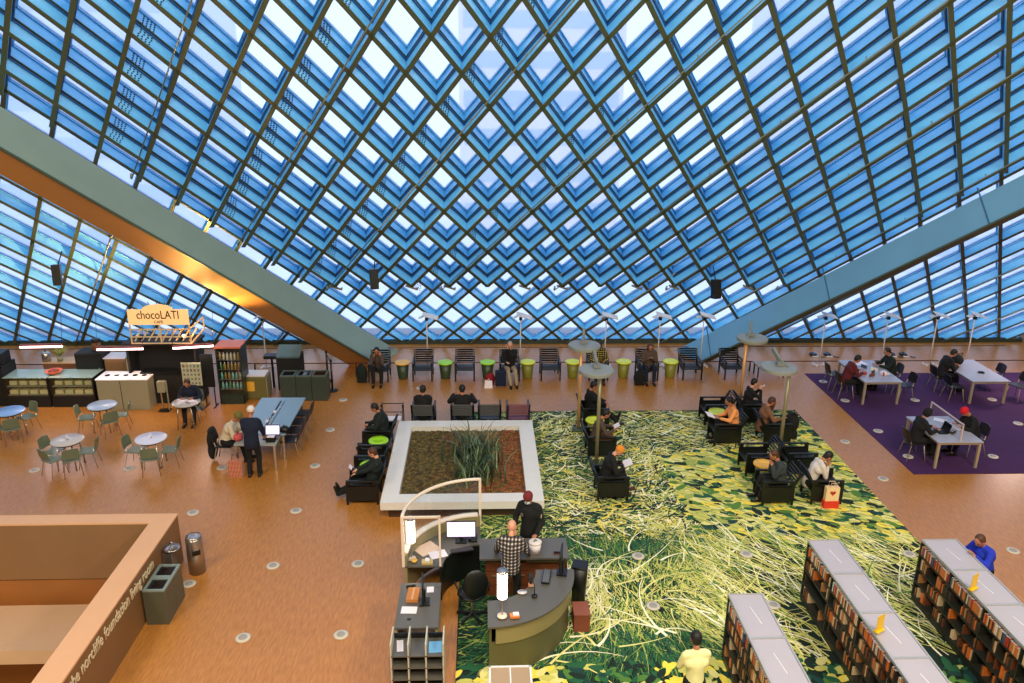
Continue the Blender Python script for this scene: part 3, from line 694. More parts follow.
def person(label, loc, rz, top, legs, skin=0, hair=None, hat=None, sit=True, lean=.1, head_pitch=.25, hands=None, feet=None, hs=.45, scale=1.0, shoe=None, coat=1.0, turn=0, group=None, mask=None, hood=False):
    """hands: (left, right) targets in local metres, facing +Y; feet likewise"""
    root = thing('person', label, 'person', loc, rz, group); root.scale = (scale,)*3
    V = Vector; sk = SKIN[skin]
    P = V((0, 0, hs+.10)) if sit else V((0, 0, .93))
    ax = V((0, math.sin(lean), math.cos(lean)))
    fwd = V((0, math.cos(lean), -math.sin(lean)))
    waist = P+ax*.18; chest = P+ax*.36; sh = P+ax*.50; neck = P+ax*.57 + fwd*.01
    hp = head_pitch; hax = V((math.sin(turn)*math.sin(hp), math.cos(turn)*math.sin(hp), math.cos(hp)))
    hf = V((math.sin(turn)*math.cos(hp), math.cos(turn)*math.cos(hp), -math.sin(hp))); hx = hf.cross(hax).normalized()
    HC = neck + hax*.155 + hf*.025
    HM = Matrix((hx, hf, hax)).transposed()
    if hands is None: hands = ((-.13, .38, hs+.28), (.13, .38, hs+.28)) if sit else ((-.24, .05, .78), (.24, .05, .78))
    if feet is None: feet = ((-.12, .50, .08), (.12, .50, .08)) if sit else ((-.11, .0, .08), (.11, .02, .08))
    arms = []
    for s_, hd in zip((-1, 1), hands):
        S_ = sh + V((s_*.175, 0, -.02)); E, Wr = ik(S_, hd, .28, .25, (s_*.7, -.5, -.8)); arms.append((S_, E, Wr))
    lg = []
    for s_, ft in zip((-1, 1), feet):
        Hh = P + V((s_*.09, .0, -.02)); Kn, An = ik(Hh, ft, .43, .42, (s_*.12, 1, .8)); lg.append((Hh, Kn, An))
    # body
    b = MB()
    cap(b, P, waist, .125, .115); cap(b, waist, chest, .12, .13); cap(b, chest+V((-.09, 0, 0)), chest+V((.09, 0, 0)), .105); cap(b, sh+V((-.13, 0, -.01)), sh+V((.13, 0, -.01)), .065)
    cap(b, sh, neck+hax*.04, .055, .05)
    b.ball(HC+hax*.02, (.078, .098, .105), 16, 12, HM); b.ball(HC+hf*.022-hax*.055, (.056, .066, .062), 12, 8, HM)
    b.ball(HC+hf*.10-hax*.02, (.014, .020, .024), 8, 6, HM)
    b.ball(HC+hf*.085-hax*.062, (.026, .010, .008), 8, 6, HM)
    for s_ in (-1, 1): b.ball(HC+hx*(s_*.080)-hax*.008, (.012, .022, .032), 8, 6, HM)
    for (S_, E, Wr), s_ in zip(arms, (-1, 1)):
        cap(b, S_, E, .050, .038); cap(b, E, Wr, .038, .026)
        d = (Wr-E).normalized(); X = d.cross(V((0, 0, 1))); X = X.normalized() if X.length > .1 else V((1, 0, 0)); dn = X.cross(d)*-1
        dn = dn if dn.z < 0 else -dn
        pc = Wr+d*.05
        for k in range(4):
            o_ = X*((k-1.5)*.019); cap(b, Wr+d*.01+o_*.6, Wr+d*.082+o_, .0135, .0115, 8)
            L = (.036, .042, .039, .030)[k]; k1 = Wr+d*(.085+L)+o_*1.1+dn*.008; k2 = k1+d*L*.6+dn*.022
            cap(b, Wr+d*.08+o_, k1, .0095, .0088, 8); cap(b, k1, k2, .0088, .0075, 8)
        th0 = Wr+d*.03-X*(s_*.03); th1 = th0+d*.035-X*(s_*.03)+dn*.01; cap(b, Wr+d*.02, th0, .014, .013, 8); cap(b, th0, th1, .012, .010, 8); cap(b, th1, th1+d*.028-X*(-s_*.004)+dn*.006, .010, .008, 8)
    for Hh, Kn, An in lg:
        cap(b, Hh, Kn, .075, .052); cap(b, Kn, An, .05, .032); cap(b, An, An+(V((0, .12, -.04)) if abs((An-Kn).normalized().y) < .75 else V((0, .04, .10))), .034, .028)
    remesh(b, 'body', sk, root, .0115, 1)
    # eyes
    for s_ in (-1, 1):
        MB().ball(HC+hx*(s_*.032)+hf*.088+hax*.012, (.013, .009, .008), 8, 6, HM).build('eye', BLACKSCR, root)
    # upper garment
    b = MB(); c = coat
    cap(b, P-ax*.04, waist, .148*c, .138*c, 12); cap(b, waist, chest, .138*c, .148*c, 12)
    cap(b, chest+V((-.095, 0, 0)), chest+V((.095, 0, 0)), .118*c); cap(b, sh+V((-.14, 0, -.012)), sh+V((.14, 0, -.012)), .074*c); cap(b, sh, sh+(neck-sh)*.5, .078, .066)
    for S_, E, Wr in arms:
        cap(b, S_, E, .064*c, .054*c); cap(b, E, E+(Wr-E)*.92, .054*c, .040*c)
    if hood:
        b.ball(HC-hf*.012+hax*.012, (.105, .118, .135), 14, 10, HM)
        for_cut = True
    o = remesh(b, 'jacket', top, root, .018, 2)
    if hood:   # open the front of the hood over the face
        bm = bmesh.new(); bm.from_mesh(o.data)
        kill = [v for v in bm.verts if (v.co-HC).dot(hf) > .055 and (v.co-HC).length < .15 and abs((v.co-HC).dot(hx)) < .07 and (v.co-HC).dot(hax) > -.11]
        bmesh.ops.delete(bm, geom=kill, context='VERTS'); bm.to_mesh(o.data); bm.free()
    # trousers
    b = MB(); cap(b, P+V((-.05, 0, -.01)), P+V((.05, 0, -.01)), .135)
    for Hh, Kn, An in lg: cap(b, Hh, Kn, .095, .072); cap(b, Kn, Kn+(An-Kn)*.97, .070, .056)
    remesh(b, 'trousers', legs, root, .018, 1)
    sm = shoe or BLACK
    for Hh, Kn, An in lg:
        b = MB(); d = (An-Kn).normalized(); f_ = V((0, 1, 0)) if abs(d.y) < .75 else V((0, .35, .95))
        zz = .045 if abs(d.y) < .75 else An.z
        heel = An + f_*-.03; heel.z = An.z-.035 if abs(d.y) < .75 else An.z
        cap(b, heel, heel+f_*.10, .045, .042); cap(b, heel+f_*.10, heel+f_*.20, .042, .034)
        if abs(d.y) < .75: b.box((heel.x, heel.y+.085, heel.z-.036), (.078, .27, .018))
        remesh(b, 'shoe', sm, root, .014, 1)
    if hair and not hood:
        b = MB(); b.ball(HC+hax*.032-hf*.020, (.090, .102, .105), 14, 10, HM); b.ball(HC-hf*.045-hax*.02, (.078, .060, .075), 12, 8, HM)
        remesh(b, 'hair', hair, root, .013, 1)
    if hat:
        b = MB(); b.ball(HC+hax*.045-hf*.008, (.096, .112, .100), 14, 10, HM)
        o = remesh(b, 'hat', hat, root, .014, 1)
    if mask:
        MB().ball(HC+hf*.062-hax*.048, (.056, .050, .044), 12, 8, HM).build('face_mask', mask, root)
    root['head'] = 0; del root['head']
    return root, HC
def fab(n, c, nz=.12): return mat('cloth_'+n, c, .9, noise=nz, nscale=14)
CB = fab('black', (.06, .065, .07)); CN = fab('navy', (.07, .11, .20)); CG = fab('dark_grey', (.20, .23, .24)); CK = fab('khaki', (.66, .58, .46)); CT = fab('taupe', (.32, .26, .22)); CD = fab('deep_green', (.07, .12, .11))
CBR = fab('brown', (.48, .32, .22)); COR = fab('orange', (.95, .62, .36)); CW = fab('white', (.84, .80, .76)); CMA = fab('maroon', (.36, .10, .12)); CYE = fab('pale_yellow', (.93, .92, .66)); CBL = fab('royal_blue', (.10, .20, .72))
HB = mat('hair_black', (.08, .07, .07), .6); HBR = mat('hair_brown', (.30, .18, .11), .6); HGR = mat('hair_grey', (.62, .60, .58), .6)
def checks(n, cols, sc):
    m = bpy.data.materials.new(n); m.use_nodes = True; nt = m.node_tree; bs = nt.nodes['Principled BSDF']; bs.inputs['Roughness'].default_value = .9
    tc = nt.nodes.new('ShaderNodeTexCoord'); w1 = nt.nodes.new('ShaderNodeTexWave'); w1.inputs['Scale'].default_value = sc; w2 = nt.nodes.new('ShaderNodeTexWave'); w2.bands_direction = 'Z'; w2.inputs['Scale'].default_value = sc
    mm = nt.nodes.new('ShaderNodeMath'); mm.operation = 'ADD'; r = nt.nodes.new('ShaderNodeValToRGB'); r.color_ramp.interpolation = 'CONSTANT'
    e = r.color_ramp.elements; e[0].color = (*lin(cols[0]), 1); e[1].position = .45; e[1].color = (*lin(cols[1]), 1); x = e.new(.82); x.color = (*lin(cols[2]), 1)
    hm = nt.nodes.new('ShaderNodeMath'); hm.operation = 'MULTIPLY'; hm.inputs[1].default_value = .5
    L = nt.links.new; L(tc.outputs['Object'], w1.inputs['Vector']); L(tc.outputs['Object'], w2.inputs['Vector']); L(w1.outputs['Fac'], mm.inputs[0]); L(w2.outputs['Fac'], mm.inputs[1]); L(mm.outputs[0], hm.inputs[0]); L(hm.outputs[0], r.inputs[0]); L(r.outputs[0], bs.inputs['Base Color']); return m
PLAID = checks('cloth_plaid', ((.12, .12, .13), (.38, .36, .36), (.84, .78, .72)), 5.0)
PATT = checks('cloth_yellow_pattern', ((.10, .10, .10), (.16, .15, .12), (.95, .85, .30)), 5.5)

def prop_book(label, p, rz, m, size=(.24, .17, .02), rx=0, cat='book', name='book'):
    t = thing(name, label, cat, p, rz)
    b = MB(); b.box((0, 0, 0), size, rx=rx); b.build('cover', m, t)
    b = MB(); b.box((0, 0, 0), (size[0]*.94, size[1]*.98, size[2]*1.3), rx=rx); b.build('pages', PAPER, t); return t
SZ = .0   # lounge seats
# window row (facing the room)
person('person hunched forward with hands to face, at the foot of the left beam', (-3.2, 23.75, 0), PI, CT, CB, 1, HB, hs=.33, lean=.35, head_pitch=.5, hands=((-.10, .28, .92), (.10, .30, .90)))
person('person with pale trousers and a raised hand, dark coat, window row', (.92, 23.75, 0), PI, CB, CK, 0, HGR, coat=1.2, hs=.35, lean=.0, head_pitch=.1, hands=((.05, .22, 1.10), (.12, .35, .72)), feet=((-.2, .62, .08), (-.02, .66, .08)))
person('person in a black and yellow patterned jacket, window row', (3.74, 23.85, 0), PI, PATT, CB, 2, HB, hs=.33, lean=.1, head_pitch=.35, hands=((-.15, .36, .68), (.15, .36, .68)), coat=1.12)
person('bulky person in a dark hooded coat looking down, window row', (5.33, 23.78, 0), PI, CT, CN, 1, None, hs=.33, lean=.12, head_pitch=.5, coat=1.25, hood=True, hands=((-.06, .32, .80), (.06, .32, .80)))
# behind the planter, backs to us
person('person in black seen from behind, in the left armchair behind the planter', (-1.56, 20.18, 0), 0, CB, CB, 1, HB, hs=.33, lean=-.22, head_pitch=.4, coat=1.35)
person('person in black seen from behind, arms raised, behind the planter grass', (-.50, 20.18, 0), 0, CB, CB, 1, HB, hs=.33, lean=-.2, head_pitch=.35, coat=1.3, hands=((-.24, .22, .88), (.24, .22, .88)))
# left of the planter, facing left
person('person in dark clothes bent forward, far end of the row left of the planter', (-2.52, 18.95, 0), PI/2, CD, CB, 1, HB, hs=.33, lean=.12, head_pitch=.6, coat=1.35)
person('reclining man with legs stretched out, near left corner of the planter', (-2.45, 16.38, 0), PI/2, CD, CB, 0, HBR, hs=.33, lean=-.22, head_pitch=.5, coat=1.15, feet=((-.12, .92, .10), (.08, .85, .10)), hands=((-.1, .42, .62), (.1, .42, .62)))
prop_book('white phone held by the reclining man left of the planter', (-2.95, 16.42, .74), PI/2, PAPER, (.16, .09, .012), rx=.9, cat='phone', name='phone')
# left group on the carpet, facing right
z0 = CZ
person('person sprawling in black behind the lamp posts', (3.05, 20.30, z0), -PI/2, CB, CB, 1, HB, hs=.33, lean=-.1, head_pitch=.5, coat=1.15, feet=((-.12, .8, .09), (.12, .72, .09)))
person('person in dark clothes holding something pale, behind the orange beanie', (2.90, 18.45, z0), -PI/2, CT, CBR, 1, HB, hs=.33, lean=.25, head_pitch=.6, hands=((-.1, .45, .72), (.12, .45, .70)))
person('reader in an orange beanie with an open pale book', (2.86, 16.42, z0), -PI/2, CB, CB, 0, None, hat=fab('beanie_orange', (.88, .55, .18)), hs=.33, lean=.28, head_pitch=.75, coat=1.12, hands=((-.1, .40, .72), (.12, .40, .70)), feet=((-.12, .55, .08), (.12, .42, .08)), shoe=mat('boot_brown', (.30, .20, .16), .6))
prop_book('open pale book in the hands of the reader in the orange beanie', (3.36, 16.40, .80), -PI/2, PAPER, (.30, .20, .015), rx=.4)
prop_book('pale folded paper held by the person behind the reader', (3.44, 18.45, .80), -PI/2, PAPER, (.2, .16, .01), rx=.5, cat='paper', name='folded_paper')
# right groups
person('person in an orange shirt reading, facing left on the carpet', (6.70, 19.15, z0), PI/2, COR, CB, 1, HB, hs=.33, lean=.15, head_pitch=.5, hands=((-.1, .42, .68), (.1, .42, .68)))
prop_book('white open book on the lap of the person in the orange shirt', (6.02, 19.12, .78), PI/2, PAPER, (.30, .2, .015), rx=.3)
person('hunched person in dark grey with hands clasped at chin', (6.83, 16.05, z0), PI/2, CG, CB, 1, HBR, hs=.33, lean=.22, head_pitch=.5, coat=1.12, hands=((-.04, .26, .86), (.04, .26, .86)))
person('person in black holding a phone up, right edge of the carpet', (7.45, 20.45, z0), -PI/2, CB, CB, 0, HB, hs=.33, lean=.12, head_pitch=.35, hands=((-.05, .34, .92), (.05, .34, .94)))
prop_book('dark phone held up by the person at the right edge of the carpet', (7.86, 20.45, 1.02), -PI/2, BLACKSCR, (.08, .16, .012), rx=.9, cat='phone', name='phone')
person('reclining person in a brown jacket with an arm behind the head', (7.45, 19.15, z0), -PI/2, CBR, CB, 1, HBR, hs=.33, lean=.12, head_pitch=.6, hands=((-.1, .30, .98), (.25, .42, .74)), coat=1.1)
person('person in a pale-backed jacket bent over, above the shopping bag', (7.50, 16.10, z0), -PI/2, CW, CB, 1, HB, hs=.33, lean=.42, head_pitch=.8, hands=((-.04, .38, .80), (.04, .38, .80)))
b = thing('backpack', 'black backpack on the seat arm beside the brown jacket', 'bag', (8.28, 19.25, .06))
q = MB(); q.ball((0, 0, .42), (.2, .18, .30), 14, 10); q.box((0, 0, .10), (.3, .26, .2)); remesh(q, 'bag_body', CB, b, .02, 2); MB().tube([(-.05, -.1, .66), (0, -.14, .78), (.05, -.1, .66)], .012).build('strap', CB, b)
t = thing('shopping_bag', 'white and red paper shopping bag with a heart, by the near right armchair', 'bag', (7.86, 15.66, CZ))
MB().mi(0).box((0, 0, .34), (.30, .12, .34)).mi(1).box((0, 0, .09), (.34, .15, .18)).build('bag_body', [mat('bag_cream', (.95, .82, .62), .7), mat('bag_red', (.86, .22, .14), .6)], t)
hp_ = [(.065*16*math.sin(a)**3/16, (.065*(13*math.cos(a)-5*math.cos(2*a)-2*math.cos(3*a)-math.cos(4*a)))/16) for a in [2*PI*k/24 for k in range(24)]]
hb = MB(); hb.add([(x, -.062, z+.38) for x, z in hp_]+[(x, -.066, z+.38) for x, z in hp_], [tuple(range(24)), tuple(range(47, 23, -1))]+[(k, (k+1) % 24, 24+(k+1) % 24, 24+k) for k in range(24)]); hb.build('heart_print', mat('heart_red', (.72, .16, .12), .6), t)
for s_ in (-1, 1): MB().tube([(-.08, s_*.05, .5), (-.06, s_*.05, .62), (.06, s_*.05, .62), (.08, s_*.05, .5)], .008).build('handle', mat('bag_cream', (0, 0, 0)), t)
# bags in the window row
t = thing('suitcase', 'dark suitcase at the feet of the person with pale trousers', 'suitcase', (.62, 23.2, 0))
MB().box((0, 0, .28), (.34, .24, .46)).build('shell', CN, t, bevel=.03); MB().tube([(-.09, 0, .5), (-.09, 0, .6), (.09, 0, .6), (.09, 0, .5)], .012).build('handle', DARKM, t)
for x in (-1, 1): MB().cyl((x*.12-.02, 0, .03), (x*.12+.02, 0, .03), .03).build('wheel', BLACK, t)
t = thing('handbag', 'red handbag between the lime table and the dark suitcase', 'bag', (.30, 23.38, .0))
q = MB(); q.ball((0, 0, .18), (.16, .11, .19), 12, 8); q.box((0, 0, .05), (.26, .16, .1)); remesh(q, 'bag_body', fab('bag_red2', (.55, .08, .12)), t, .015); MB().tube([(-.07, 0, .34), (-.05, 0, .46), (.05, 0, .46), (.07, 0, .34)], .01).build('handle', CMA, t)
t = thing('carrier_bag', 'small white carrier bag in front of the red handbag', 'bag', (.24, 23.08, .0))
q = MB(); q.add([(-.13, -.06, 0), (.13, -.06, 0), (.13, .06, 0), (-.13, .06, 0), (-.10, -.02, .22), (.11, -.02, .24), (.10, .02, .22), (-.11, .02, .24)], [(3, 2, 1, 0), (0, 1, 5, 4), (1, 2, 6, 5), (2, 3, 7, 6), (3, 0, 4, 7), (4, 5, 6, 7)]); q.build('bag_body', PAPER, t); MB().tube([(-.05, 0, .22), (0, 0, .3), (.05, 0, .22)], .008).build('handle', PAPER, t)
t = thing('backpack', 'black backpack on the floor at the feet of the bulky hooded person', 'bag', (4.98, 23.25, 0))
q = MB(); q.ball((0, 0, .25), (.20, .15, .26), 12, 8); q.box((0, 0, .08), (.3, .2, .15)); remesh(q, 'bag_body', CB, t, .02); MB().tube([(-.04, -.05, .48), (0, -.08, .56), (.04, -.05, .48)], .01).build('strap', CB, t)
t = thing('backpack', 'dark rucksack resting beside the hunched person under the left beam', 'bag', (-3.72, 23.6, 0))
q = MB(); q.ball((0, 0, .30), (.19, .16, .31), 12, 8); q.box((0, 0, .08), (.3, .2, .15)); remesh(q, 'bag_body', CD, t, .02); MB().tube([(-.04, -.05, .58), (0, -.08, .66), (.04, -.05, .58)], .01).build('strap', CB, t)
t = thing('walking_frame', 'thin metal walking frame behind the row left of the planter', 'walking frame', (-2.35, 19.75, 0))
b = MB()
for x in (-.28, .28): b.tube([(x, -.2, 0), (x, -.15, .86), (x, .1, .88), (x, .2, 0)], .014)
b.tube([(-.28, .1, .6), (.28, .1, .6)], .012); b.tube([(-.28, .1, .85), (.28, .1, .85)], .012); b.build('frame', DARKM, t)
for x in (-.28, .28): MB().cyl((x, -.15, .87), (x, .0, .875), .02).build('grip', BLACK, t)
MB().box((0, .02, .45), (.44, .24, .03)).build('tray', PAPER, t)

# ------------------------------------------------------------------ bookcases
SHM = mat('shelf_steel', (.20, .21, .18), .45, .3); FRO = mat('frosted_top', (.70, .68, .71), .22, noise=.05, nscale=2); EDG = mat('shelf_edge', (.70, .70, .70), .35, .3)
SPC = [('orange', (.86, .46, .18)), ('cream', (.90, .78, .60)), ('tan', (.72, .50, .30)), ('brown', (.46, .26, .15)), ('red', (.70, .22, .14)), ('dark', (.22, .18, .16)), ('white', (.92, .88, .82)), ('blue', (.30, .36, .46))]
SPM = {n: mat('spine_'+n, c, .6) for n, c in SPC}
book_me = {}
for n_, c in SPC:
    q = MB(); q.mi(0).box((0, 0, 0), (.15, .032, .20)); q.mi(1).box((.003, 0, .002), (.145, .024, .2)); book_me[n_] = q.mesh('book', [SPM[n_], PAPER])
rb = random.Random(11)
def bookcase(x0, x1, yf, yn, label, which, nb):
    t = thing('bookcase', label, 'bookcase', ((x0+x1)/2, 0, CZ if x0 < 9 else 0)); w_ = x1-x0; L = yf-yn; yc = (yf+yn)/2; H_ = 1.26
    MB().box((0, yc, .05), (w_-.04, L, .10)).build('plinth', SHM, t)
    MB().box((.04, yc, .66), (.03, L, 1.12)).build('back_panel', SHM, t)
    n_ = max(1, round(L/.95)); dy = L/n_
    for i in range(n_+1):
        MB().box((0, yn+i*dy, .65), (w_-.02, .03, 1.14)).build('upright', SHM, t)
    for i in range(n_):
        b = MB(); b.mi(0).box((0, yn+(i+.5)*dy, H_), (w_-.03, dy-.03, .02)); y_ = yn+(i+.5)*dy
        b.mi(1)
        for c, d in (((-w_/2+.01, y_, H_+.005), (.025, dy, .045)), ((w_/2-.01, y_, H_+.005), (.025, dy, .045)), ((0, y_-dy/2+.012, H_+.005), (w_, .022, .04)), ((0, y_+dy/2-.012, H_+.005), (w_, .022, .04))): b.box(c, d)
        b.mi(2).box((0, y_, H_+.012), (.012, dy*.4, .003), rz=.12)  # white sliver drawn for the lights' reflection in the top
        b.build('top_panel', [FRO, EDG, WHITE], t)
    for k, z in enumerate((.14, .42, .70, .98)):
        MB().box((0, yc, z), (w_-(.0 if k < 3 else .0), L, .022)).build('shelf', SHM, t)
    # books on the upper tier, one by one, spines to the aisle
    y = yf-.05; cnt = 0
    while y > yn+.05 and cnt < nb:
        th = rb.uniform(.75, 1.25); gap = rb.random()
        n__ = rb.choice(['orange', 'orange', 'cream', 'cream', 'tan', 'brown', 'red', 'dark', 'white', 'blue', 'orange'])
        k_ = (yf-y)/dy
        if abs(k_-round(k_)) < .04: y -= .045; continue
        o = bpy.data.objects.new('book', book_me[n__]); COL.objects.link(o)
        o.location = (x0+.09, y, (CZ if x0 < 9 else 0)+.991+.10*.9); o.scale = (1, th, .9*rb.uniform(.85, 1.0)); o.location.z = (CZ if x0 < 9 else 0)+.991+.1*o.scale.z+.001
        tag(o, '%s-spined book standing on the top tier of the %s bookcase' % (n__, which), 'book', '%s-spined books on the top tier of the %s bookcase' % (n__, which))
        y -= .034*th+(.10 if gap > .97 else .0015); cnt += 1
    # lower tiers: rows of books as one body each
    for k, z in ((0, .152), (1, .432), (2, .712)):
        b = MB(); y = yf-.06
        while y > yn+.05:
            th = rb.uniform(.02, .045); hh = rb.uniform(.15, .21)
            if rb.random() < .10 or (k < 2 and rb.random() < .12): y -= rb.uniform(.1, .35); continue
            b.mi(rb.choice((1, 1, 2, 2, 2, 0, 3, 4))).box((x0+.10+rb.uniform(-.01, .01)-(x0+x1)/2, y, z+hh/2), (.15, th, hh)); y -= th+.003  # more brown and dark spines, for the shade on the lower tiers
        tag(b.build('book_row', [SPM['tan'], SPM['brown'], SPM['dark'], SPM['cream'], SPM['orange']], t), kind='stuff')
bookcase(3.97, 4.53, 10.80, 7.6, 'long low frosted-top bookcase, leftmost of three, beside the man in the pale shirt', 'left', 85)
bookcase(5.88, 6.46, 12.33, 7.2, 'long low bookcase with frosted top, middle of three', 'middle', 125)
bookcase(7.96, 8.60, 12.30, 7.6, 'long low bookcase with frosted top, rightmost of three, beside the person in blue', 'right', 85)
YC = mat('sign_yellow', (.92, .74, .12), .5)
for px_, py_, lb in ((879, 631, 'small yellow card standing on the middle bookcase top'), (973, 589, 'small yellow card standing on the right bookcase top')):
    p = at(px_, py_, 1.33); t = thing('card_sign', lb, 'sign', (p.x, p.y, 1.33))
    MB().box((0, 0, .15), (.17, .006, .26), rz=.5).build('card', YC, t); MB().box((0, 0, .012), (.18, .08, .02), rz=.5).build('foot', YC, t)
pp, hc = person('man in a pale yellow shirt seen from behind, standing left of the bookcases', (3.08, 9.33, CZ), .1, CYE, CB, 1, HB, sit=False, lean=.05, head_pitch=.25, hands=((-.14, .30, 1.0), (.14, .30, 1.0)), scale=.94)
pp, hc = person('person in a bright blue jacket leaning over the far end of the right bookcase', (9.02, 12.0, 0), 1.9, CBL, CB, 1, HBR, sit=False, lean=.30, head_pitch=.6, coat=1.15, hands=((-.1, .45, 1.35), (.15, .35, 1.30)), scale=.95)

# ------------------------------------------------------------------ study tables on the purple carpet
TT = mat('table_top_grey', (.66, .66, .70), .25); LEGM = mat('table_leg_sand', (.72, .66, .55), .4, .3)
def study_table(cx, cy, lx, ly, label, top=TT, z=.01):
    t = thing('study_table', label, 'table', (cx, cy, z))
    MB().box((0, 0, .715), (lx, ly, .03)).build('table_top', top, t, bevel=.004)
    b = MB()
    for c, d in (((0, ly/2-.06, .67), (lx-.1, .03, .06)), ((0, -ly/2+.06, .67), (lx-.1, .03, .06)), ((lx/2-.06, 0, .67), (.03, ly-.15, .06)), ((-lx/2+.06, 0, .67), (.03, ly-.15, .06))): b.box(c, d)
    b.build('apron', LEGM, t)
    for sx in (-1, 1):
        for sy in (-1, 1): MB().box((sx*(lx/2-.06), sy*(ly/2-.06), .35), (.06, .06, .70)).build('leg', LEGM, t)
    return t
study_table(11.80, 18.22, 1.15, 1.58, 'grey study table with a clear divider, nearest on the purple carpet')
study_table(11.85, 22.45, 1.15, 1.9, 'cluttered pale study table, far left on the purple carpet')
study_table(15.10, 22.45, 1.15, 1.9, 'pale study table with empty chairs, far right on the purple carpet')
t = thing('desk_divider', 'clear divider in a slim white frame standing along the nearest study table', 'divider', (11.80, 18.2, .742))
b = MB(); b.bar((0, -.72, 0), (0, -.72, .44), .03); b.bar((0, .72, 0), (0, .72, .44), .03); b.bar((0, -.735, .44), (0, .735, .44), .03); b.build('frame', mat('divider_frame', (.82, .74, .72), .4), t)
MB().box((0, 0, .22), (.008, 1.42, .42)).build('pane', GLASS, t)
SEATB = mat('seat_black_shell', (.12, .11, .13), .4)
def shell_chair(mseat, mleg):
    def mk(t):
        b = MB(); b.box((0, 0, .44), (.44, .42, .03)); b.build('seat', mseat, t, bevel=.012)
        b = MB()
        vs = []
        for j in range(5):
            for i in range(7):
                u_ = (i-3)/3; v_ = j/4; vs.append((u_*(.22-.03*v_*v_), -.20-.06*v_+.035*(1-u_*u_)*-1, .52+.30*v_-.02*u_*u_*v_))
        vs2 = [(x, y-.018, z) for x, y, z in vs]; n = 35
        fs = [(j*7+i, j*7+i+1, (j+1)*7+i+1, (j+1)*7+i) for j in range(4) for i in range(6)]
        ed = [i for i in range(7)]+[j*7+6 for j in range(1, 5)]+[28+i for i in range(5, -1, -1)]+[j*7 for j in range(3, 0, -1)]
        b.add(vs+vs2, fs+[tuple(x+n for x in f[::-1]) for f in fs]+[(ed[k], ed[(k+1) % len(ed)], ed[(k+1) % len(ed)]+n, ed[k]+n) for k in range(len(ed))]); b.build('backrest', mseat, t)
        for sx in (-1, 1):
            MB().tube([(sx*.18, .16, .42), (sx*.23, .23, 0)], .012, 6).build('leg', mleg, t)
            MB().tube([(sx*.18, -.2, .56), (sx*.18, -.16, .40), (sx*.23, -.25, 0)], .012, 6).build('leg', mleg, t)
    return mk
mk_sb = shell_chair(SEATB, LEGM); mk_green = shell_chair(mat('seat_sage', (.42, .47, .38), .4), CHROME)
sproto = {}
def schair(kind, x, y, rz, label, z=0, group=None):
    if kind not in sproto:
        t = thing('study_chair' if kind == 'sb' else 'cafe_chair', label, 'chair', (x, y, z), rz, group); (mk_sb if kind == 'sb' else mk_green)(t); sproto[kind] = t; bpy.context.view_layer.update(); return t
    t = dup(sproto[kind], (x, y, z), rz, label)
    if 'group' in t: del t['group']
    if group: t['group'] = group
    return t
PZ = .01
schair('sb', 11.02, 18.1, -PI/2, 'dark chair under the hooded person at the nearest study table', PZ)
schair('sb', 12.68, 18.3, PI/2, 'dark chair under the person in the red beanie', PZ)
schair('sb', 11.02, 22.2, -PI/2, 'dark chair under the person in maroon at the far left study table', PZ)
schair('sb', 11.02, 22.95, -PI/2, 'dark chair left of the cluttered study table, farther one, behind the person in maroon', PZ)
schair('sb', 12.75, 22.0, PI/2, 'empty dark chair right of the cluttered study table, nearer one', PZ)
schair('sb', 12.75, 22.8, PI/2, 'dark chair under the person in dark green at the cluttered table', PZ)
schair('sb', 14.25, 21.9, -PI/2, 'empty dark chair at the near left of the far right study table', PZ)
schair('sb', 14.25, 22.7, -PI/2, 'dark chair under the person in black at the far right study table', PZ)
schair('sb', 15.95, 22.75, PI/2, 'empty dark chair right of the far right study table, farther one', PZ)
schair('sb', 16.25, 21.9, PI/2+.3, 'empty dark chair pulled out from the far right study table', PZ)
schair('sb', 15.95, 18.9, PI/2-.4, 'dark chair at the right edge of the picture on the purple carpet', PZ)
person('person in a black hood typing at the nearest study table', (11.02, 18.1, PZ), -PI/2, CB, CB, 1, None, hood=True, hs=.44, lean=.2, head_pitch=.45, coat=1.12, hands=((-.12, .46, .80), (.12, .46, .80)))
person('person in a red beanie writing at the nearest study table', (12.66, 18.3, PZ), PI/2, CB, CB, 1, None, hat=fab('beanie_red', (.82, .08, .16)), hs=.44, lean=.35, head_pitch=.8, coat=1.12, hands=((-.14, .44, .80), (.14, .44, .80)))
person('person in a maroon top leaning on the cluttered study table', (11.03, 22.2, PZ), -PI/2, CMA, CB, 1, HB, hs=.44, lean=.3, head_pitch=.6, coat=1.1, hands=((-.12, .44, .80), (.12, .44, .80)))
person('person in dark green working across the cluttered study table', (12.73, 22.8, PZ), PI/2, CD, CB, 1, HB, hs=.44, lean=.2, head_pitch=.5, coat=1.15, hands=((-.12, .46, .80), (.12, .46, .80)))
person('person in black at the far right study table', (14.27, 22.7, PZ), -PI/2, CB, CB, 1, HB, hs=.44, lean=.3, head_pitch=.6, coat=1.15, hands=((-.12, .42, .80), (.12, .42, .80)))
def laptop(p, rz, label, scr=SCREEN, sc_=1.0):
    t = thing('laptop', label, 'laptop', p, rz); t.scale = (sc_,)*3
    b = MB(); b.box((0, 0, .009), (.33, .23, .018)); b.build('keyboard', DARKM, t)
    M_ = Matrix.Rotation(-.25, 3, 'X'); b = MB(); b.box((0, .14, .125), (.33, .012, .23), M=M_); s_ = b.build('screen', BLACK, t)
    b = MB(); b.box((0, .133, .125), (.30, .004, .20), M=M_); b.build('display', scr, s_); return t
laptop((11.62, 18.05, .743), -PI/2, 'open black laptop in front of the hooded typist', BLACKSCR)
